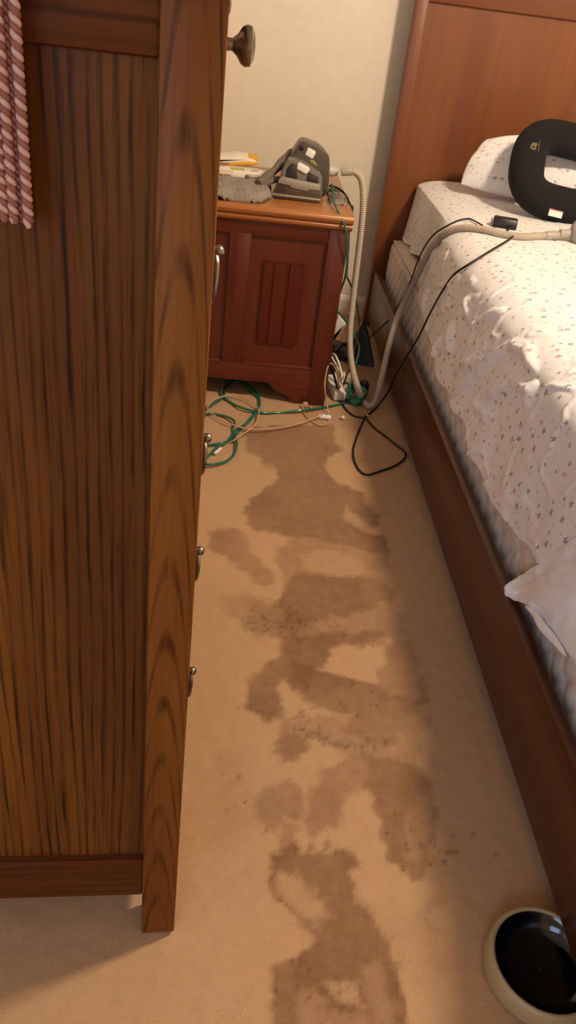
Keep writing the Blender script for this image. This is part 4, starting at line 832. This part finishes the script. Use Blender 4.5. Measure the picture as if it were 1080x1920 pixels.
# ------------------------------------------------------------------ things on the nightstand
def puff(key, d0, d1, mat, base, name, label, cat, bev=.008, zmin=.650):
    pts = [(a, max(b, zmin)) for a, b in DATA[key]]
    B = Vector(base); mb = MB(); mb.prism(pts, lambda a, b, d: (a-B.x, d-B.y, b-B.z), d0, d1, bev, None, 1., 3)
    return tag(mb.out(name, M[mat], None, 60, loc=B), label, cat)
bag = puff('bag', 2.99, 3.09, 'whitebag', (-.05, 3.04, .66), 'snack_bag', 'white and yellow plastic bag at the back of the nightstand', 'bag', .010, .672)
mb = MB(); mb.prism(DATA['bag_edge'], lambda a, b, d: (a+.05, d-3.04, b-.66), 2.982, 2.998, .003); mb.out('yellow_edge', M['yellow'], bag)
MB().box((.02, -.045, .030), (.085, .035, .043), .004, 2).out('yellow_edge', M['yellow'], bag)
mb = MB(); B = Vector((-.02, 2.93, .649))
mb.prism([(-.128, 2.90), (.050, 2.885), (.090, 2.96), (.04, 3.0), (-.06, 2.99), (-.12, 2.96)], lambda a, b, d: (a-B.x, b-B.y, d-B.z), .650, .672, .008, None, .86, 3)
pk = tag(mb.out('paper_packet', M['paper'], None, 60, loc=B), 'white paper packet with lime print, in front of the plastic bag', 'packet')
MB().box((-.035, -.012, .0225), (.012, .022, .0245), .001, 1, Matrix.Rotation(.2, 4, 'Z')).out('lime_print', M['limeprint'], pk)
MB().box((.030, .005, .0225), (.055, .04, .0245), .001, 1, Matrix.Rotation(-.3, 4, 'Z')).out('grey_print', M['palegrey'], pk)
B = Vector((-.085, 2.86, .649)); mb = MB()
mb.box((-.06, -.025, .0), (.040, .03, .024), .002)
bx_ = tag(mb.out('striped_box', M['cardboard'], None, loc=B), 'low off-white box with a dark striped bar print on its front', 'box')
rr = random.Random(3); xx = -.055
while xx < .03:
    wdt = rr.choice((.0012, .002, .003)); MB().box((xx, -.0262, .004), (xx+wdt, -.0245, .021), 0).out('bar', M['black'], bx_); xx += wdt+rr.choice((.0018, .003, .004))
t = thing('grey_gadget', 'small grey gadget with a pale screen on the nightstand beside the paper packet', 'gadget', (.028, 2.865, .650), .35)
MB().box((-.030, -.022, 0), (.030, .022, .018), .004).out('body', M['greytoy'], t)
MB().box((-.024, -.016, .0175), (.020, .016, .0205), .001).out('screen', M['palegrey'], t)
MB().lathe([(0, 0), (.004, 0), (.004, .003), (0, .004)], 12, Matrix.Translation((.012, -.022, .009)) @ Matrix.Rotation(PI/2, 4, 'X')).out('button', M['sticker'], t)
# grey ribbed towel under the machine
def towel(name, outline, label, h=.016):
    xs = [p[0] for p in outline]; ys = [p[1] for p in outline]; n = 70
    gx, gy = np.meshgrid(np.linspace(min(xs), max(xs), n), np.linspace(min(ys), max(ys), n), indexing='ij')
    sd = poly_sd(gx.ravel()+.004*np.sin(gy.ravel()*70), gy.ravel()+.006*np.sin(gx.ravel()*55), outline)
    hh = h*np.sqrt(np.clip(sd/.018, 0, 1))*(.8+.5*fbm(gx.ravel()*30, gy.ravel()*14, 2))+.0016*np.sin(gx.ravel()*1100+3*np.sin(gy.ravel()*60))*(sd > .004)
    V = np.stack([gx.ravel(), gy.ravel(), .6488+np.maximum(hh, 0)], 1)
    keep = sd > -.003; F = []
    idx = -np.ones(n*n, int); idx[keep] = np.arange(keep.sum())
    for i in range(n-1):
        for j in range(n-1):
            q = [i*n+j, (i+1)*n+j, (i+1)*n+j+1, i*n+j+1]
            if keep[q].all(): F.append([int(idx[k]) for k in q])
    B = np.array([np.mean(xs), np.mean(ys), .649])
    me = bpy.data.meshes.new(name); me.from_pydata([tuple(v) for v in (V[keep]-B)], [], F); me.update(); smooth(me)
    o = link(name, me, M['greytowel'], None, B); md = o.modifiers.new('s', 'SOLIDIFY'); md.thickness = .002
    tag(o, label, 'cloth'); return o
towel('ribbed_cloth', [(-.20, 2.555), (-.02, 2.545), (.05, 2.565), (.083, 2.63), (.081, 2.80), (.0, 2.77), (-.20, 2.74)], 'grey ribbed cloth spread left of the breathing machine', .030)
towel('ribbed_cloth', [(.270, 2.66), (.318, 2.655), (.326, 2.70), (.318, 2.90), (.270, 2.92)], 'grey ribbed cloth edge right of the breathing machine', .012)
world_mesh(MB().tube(DATA['strap'], .013, 12, 6, rad=lambda i, n: .014-.002*math.sin(i*.6)), 'headgear_strap', M['greystrap'], (.06, 2.76, .66), 'thick dark grey padded strap rising along the left side of the breathing machine', 'strap', 60)
world_mesh(MB().tube(DATA['strap2'], .010, 12, 6), 'headgear_strap', M['greystrap'], (.06, 2.70, .66), 'short grey padded strap lying on the ribbed cloth', 'strap', 60)

# ------------------------------------------------------------------ clutter on the floor between nightstand and bed
t = thing('power_strip', 'cream power strip with a black plug on the carpet beside the nightstand foot', 'power strip', (.372, 2.72, 0), math.radians(8))
MB().box((-.022, -.13, .002), (.022, .15, .034), .006).out('housing', M['whitebag'], t)
for k in range(4):
    s_ = MB().box((-.012, -.10+k*.06, .0335), (.012, -.066+k*.06, .0355), .001).out('outlet', M['paper'], t)
    for q in (-.005, .005): MB().box((q-.0012, -.088+k*.06, .0353), (q+.0012, -.078+k*.06, .0362), 0).out('slot', M['black'], s_)
MB().box((-.016, .02, .036), (.012, .095, .075), .008).out('black_plug', M['black'], t)
world_mesh(MB().tube([(.375, 2.86, .02), (.365, 2.80, .09), (.372, 2.72, .115), (.392, 2.66, .08), (.398, 2.62, .02), (.396, 2.60, .006)], .004, 8, 8), 'cable', M['trim'], (.39, 2.6, 0), 'white cable arched over the power strip', 'cord', 60)
world_mesh(MB().tube([(.362, 2.78, .05), (.356, 2.72, .080), (.366, 2.66, .07), (.384, 2.62, .03), (.398, 2.60, .006)], .0045, 8, 8), 'cable', M['cord'], (.39, 2.6, 0), 'black cable curving from the plug on the power strip', 'cord', 60)
mb = MB()
for k in range(4):
    c = Vector((.443, 2.625, .010+.008*k)); mb.tube([c+Vector((.030*math.cos(a)+.004*k, .060*math.sin(a), .006*math.sin(2*a+k))) for a in (2*PI*q/12 for q in range(13))], .006, 8, 4)
world_mesh(mb, 'tube_coil', M['green'], (.443, 2.625, 0), 'small dark green coil of tubing beside the bottom bend of the grey hose', 'tube', 60)
def lump(c, r, mat, name, label, cat, seed):
    t = bmesh.new(); bmesh.ops.create_icosphere(t, subdivisions=3, radius=1)
    for v in t.verts:
        q = v.co.copy(); v.co = Vector((q.x*r[0], q.y*r[1], q.z*r[2]))*(1+.45*noise.noise(q*1.8+Vector((seed, 0, 0))))
    mb = MB(); mb._add(t)
    lo = min(v.co.z for v in mb.bm.verts); bmesh.ops.translate(mb.bm, vec=(0, 0, -lo), verts=mb.bm.verts)
    return tag(mb.out(name, M[mat], None, 180, loc=c), label, cat)
lump((.423, 2.735, .003), (.026, .03, .022), 'tissue', 'crumpled_tissue', 'crumpled cream tissue beside the dark green coil', 'tissue', 2)
lump((.412, 2.68, .003), (.020, .018, .012), 'tissue', 'crumpled_tissue', 'small flattened cream tissue in front of the crumpled one', 'tissue', 5)
lump((.389, 2.448, .002), (.007, .007, .006), 'paper', 'paper_scrap', 'tiny white crumb on the carpet in front of the cords', 'scrap', 8)
lump((.48, 2.49, .002), (.004, .006, .003), 'paper', 'paper_scrap', 'tiny pale crumb on the carpet by the bed rail', 'scrap', 9)
world_mesh(MB().box((.305, 2.435, .002), (.348, 2.452, .014), .004, 2), 'cable_connector', M['sticker'], (.326, 2.443, .002), 'white connector lying at the nightstand foot', 'connector')
world_mesh(MB().box((-.0045, -.022, .004), (.0045, .022, .012), .003, 2, Matrix.Translation((-.022, 2.145, 0)) @ Matrix.Rotation(-.45, 4, 'Z')), 'cable_connector', M['sticker'], (-.022, 2.145, .004), 'white connector tip inside the green tubing loop', 'connector')
mb = MB(); mb.box((.254, 2.512, .002), (.272, 2.527, .020), .004); mb.box((.246, 2.512, .002), (.256, 2.522, .012), .002)
world_mesh(mb, 'cord_clip', M['tan'], (.263, 2.52, .002), 'small yellowish clip leaning on the nightstand bracket foot', 'clip')
pts = DATA['scrap']; mb = MB(); B = Vector((.41, 3.1, 0))
mb.prism([(a, max(b, .003)) for a, b in pts]+[(.40, .003), (.385, .003)], lambda a, b, d: (a-B.x, d-B.y, b), 3.09, 3.14, .006)
tag(mb.out('plastic_bag', M['whitebag'], None, 60, loc=B), 'crumpled cream bag on the carpet behind the nightstand', 'bag')
# dark shoe-like slipper, pointed black case, black puck
B = Vector((.425, 3.02, .002)); mb = MB(); mb.ball((0, 0, .026), (.042, .085, .027), 20, Matrix.Rotation(.5, 4, 'Z'))
s_ = mb.out('slipper', M['shoe'], None, 60, loc=B); tag(s_, 'dark rounded slipper on the carpet behind the power strip', 'slipper')
MB().tube([(-.028, -.05, .040), (0, -.02, .056), (.036, .01, .046)], .008, 8, 5).out('strap', M['black'], s_)
mb = MB(); q = [Vector((.452, 2.955, .002)), Vector((.556, 2.93, .002)), Vector((.520, 2.972, .115)), Vector((.495, 3.0, .157)), Vector((.468, 2.99, .09))]
tb = bmesh.new(); nrm = Vector((.12, 1, .25)).normalized()*.022
A = [tb.verts.new(p) for p in q]; Bv = [tb.verts.new(p+nrm) for p in q]
tb.faces.new(A); tb.faces.new(Bv[::-1])
for i in range(5): tb.faces.new((A[i], Bv[i], Bv[(i+1) % 5], A[(i+1) % 5]))
bmesh.ops.recalc_face_normals(tb, faces=tb.faces); bmesh.ops.bevel(tb, geom=tb.edges[:], offset=.003, segments=2, affect='EDGES'); mb._add(tb)
world_mesh(mb, 'pointed_case', M['black'], (.505, 2.95, .002), 'black pointed flat case standing upright near the bed rail', 'case')
world_mesh(MB().ball((.487, 2.70, .022), (.019, .034, .021), 18), 'charger', M['black'], (.487, 2.70, 0), 'small oval black charger lying inside the bend of the hose', 'charger', 60)

# ------------------------------------------------------------------ bowl by the rail
t = thing('pet_bowl', 'glossy black bowl with a cream rim, half under the bed rail', 'bowl', (.535, .622, .002))
MB().lathe([(.001, .006), (.050, .007), (.062, .012), (.070, .024), (.074, .031), (.0755, .0325)], 56).out('basin', M['bowlblack'], t, 60)
MB().lathe([(.0, .0), (.080, .0), (.0875, .003), (.0880, .018), (.085, .029), (.082, .0340), (.0790, .0345), (.0760, .0320), (.074, .029), (.066, .006), (.0, .004)], 56).out('rim', M['bowlrim'], t, 60)
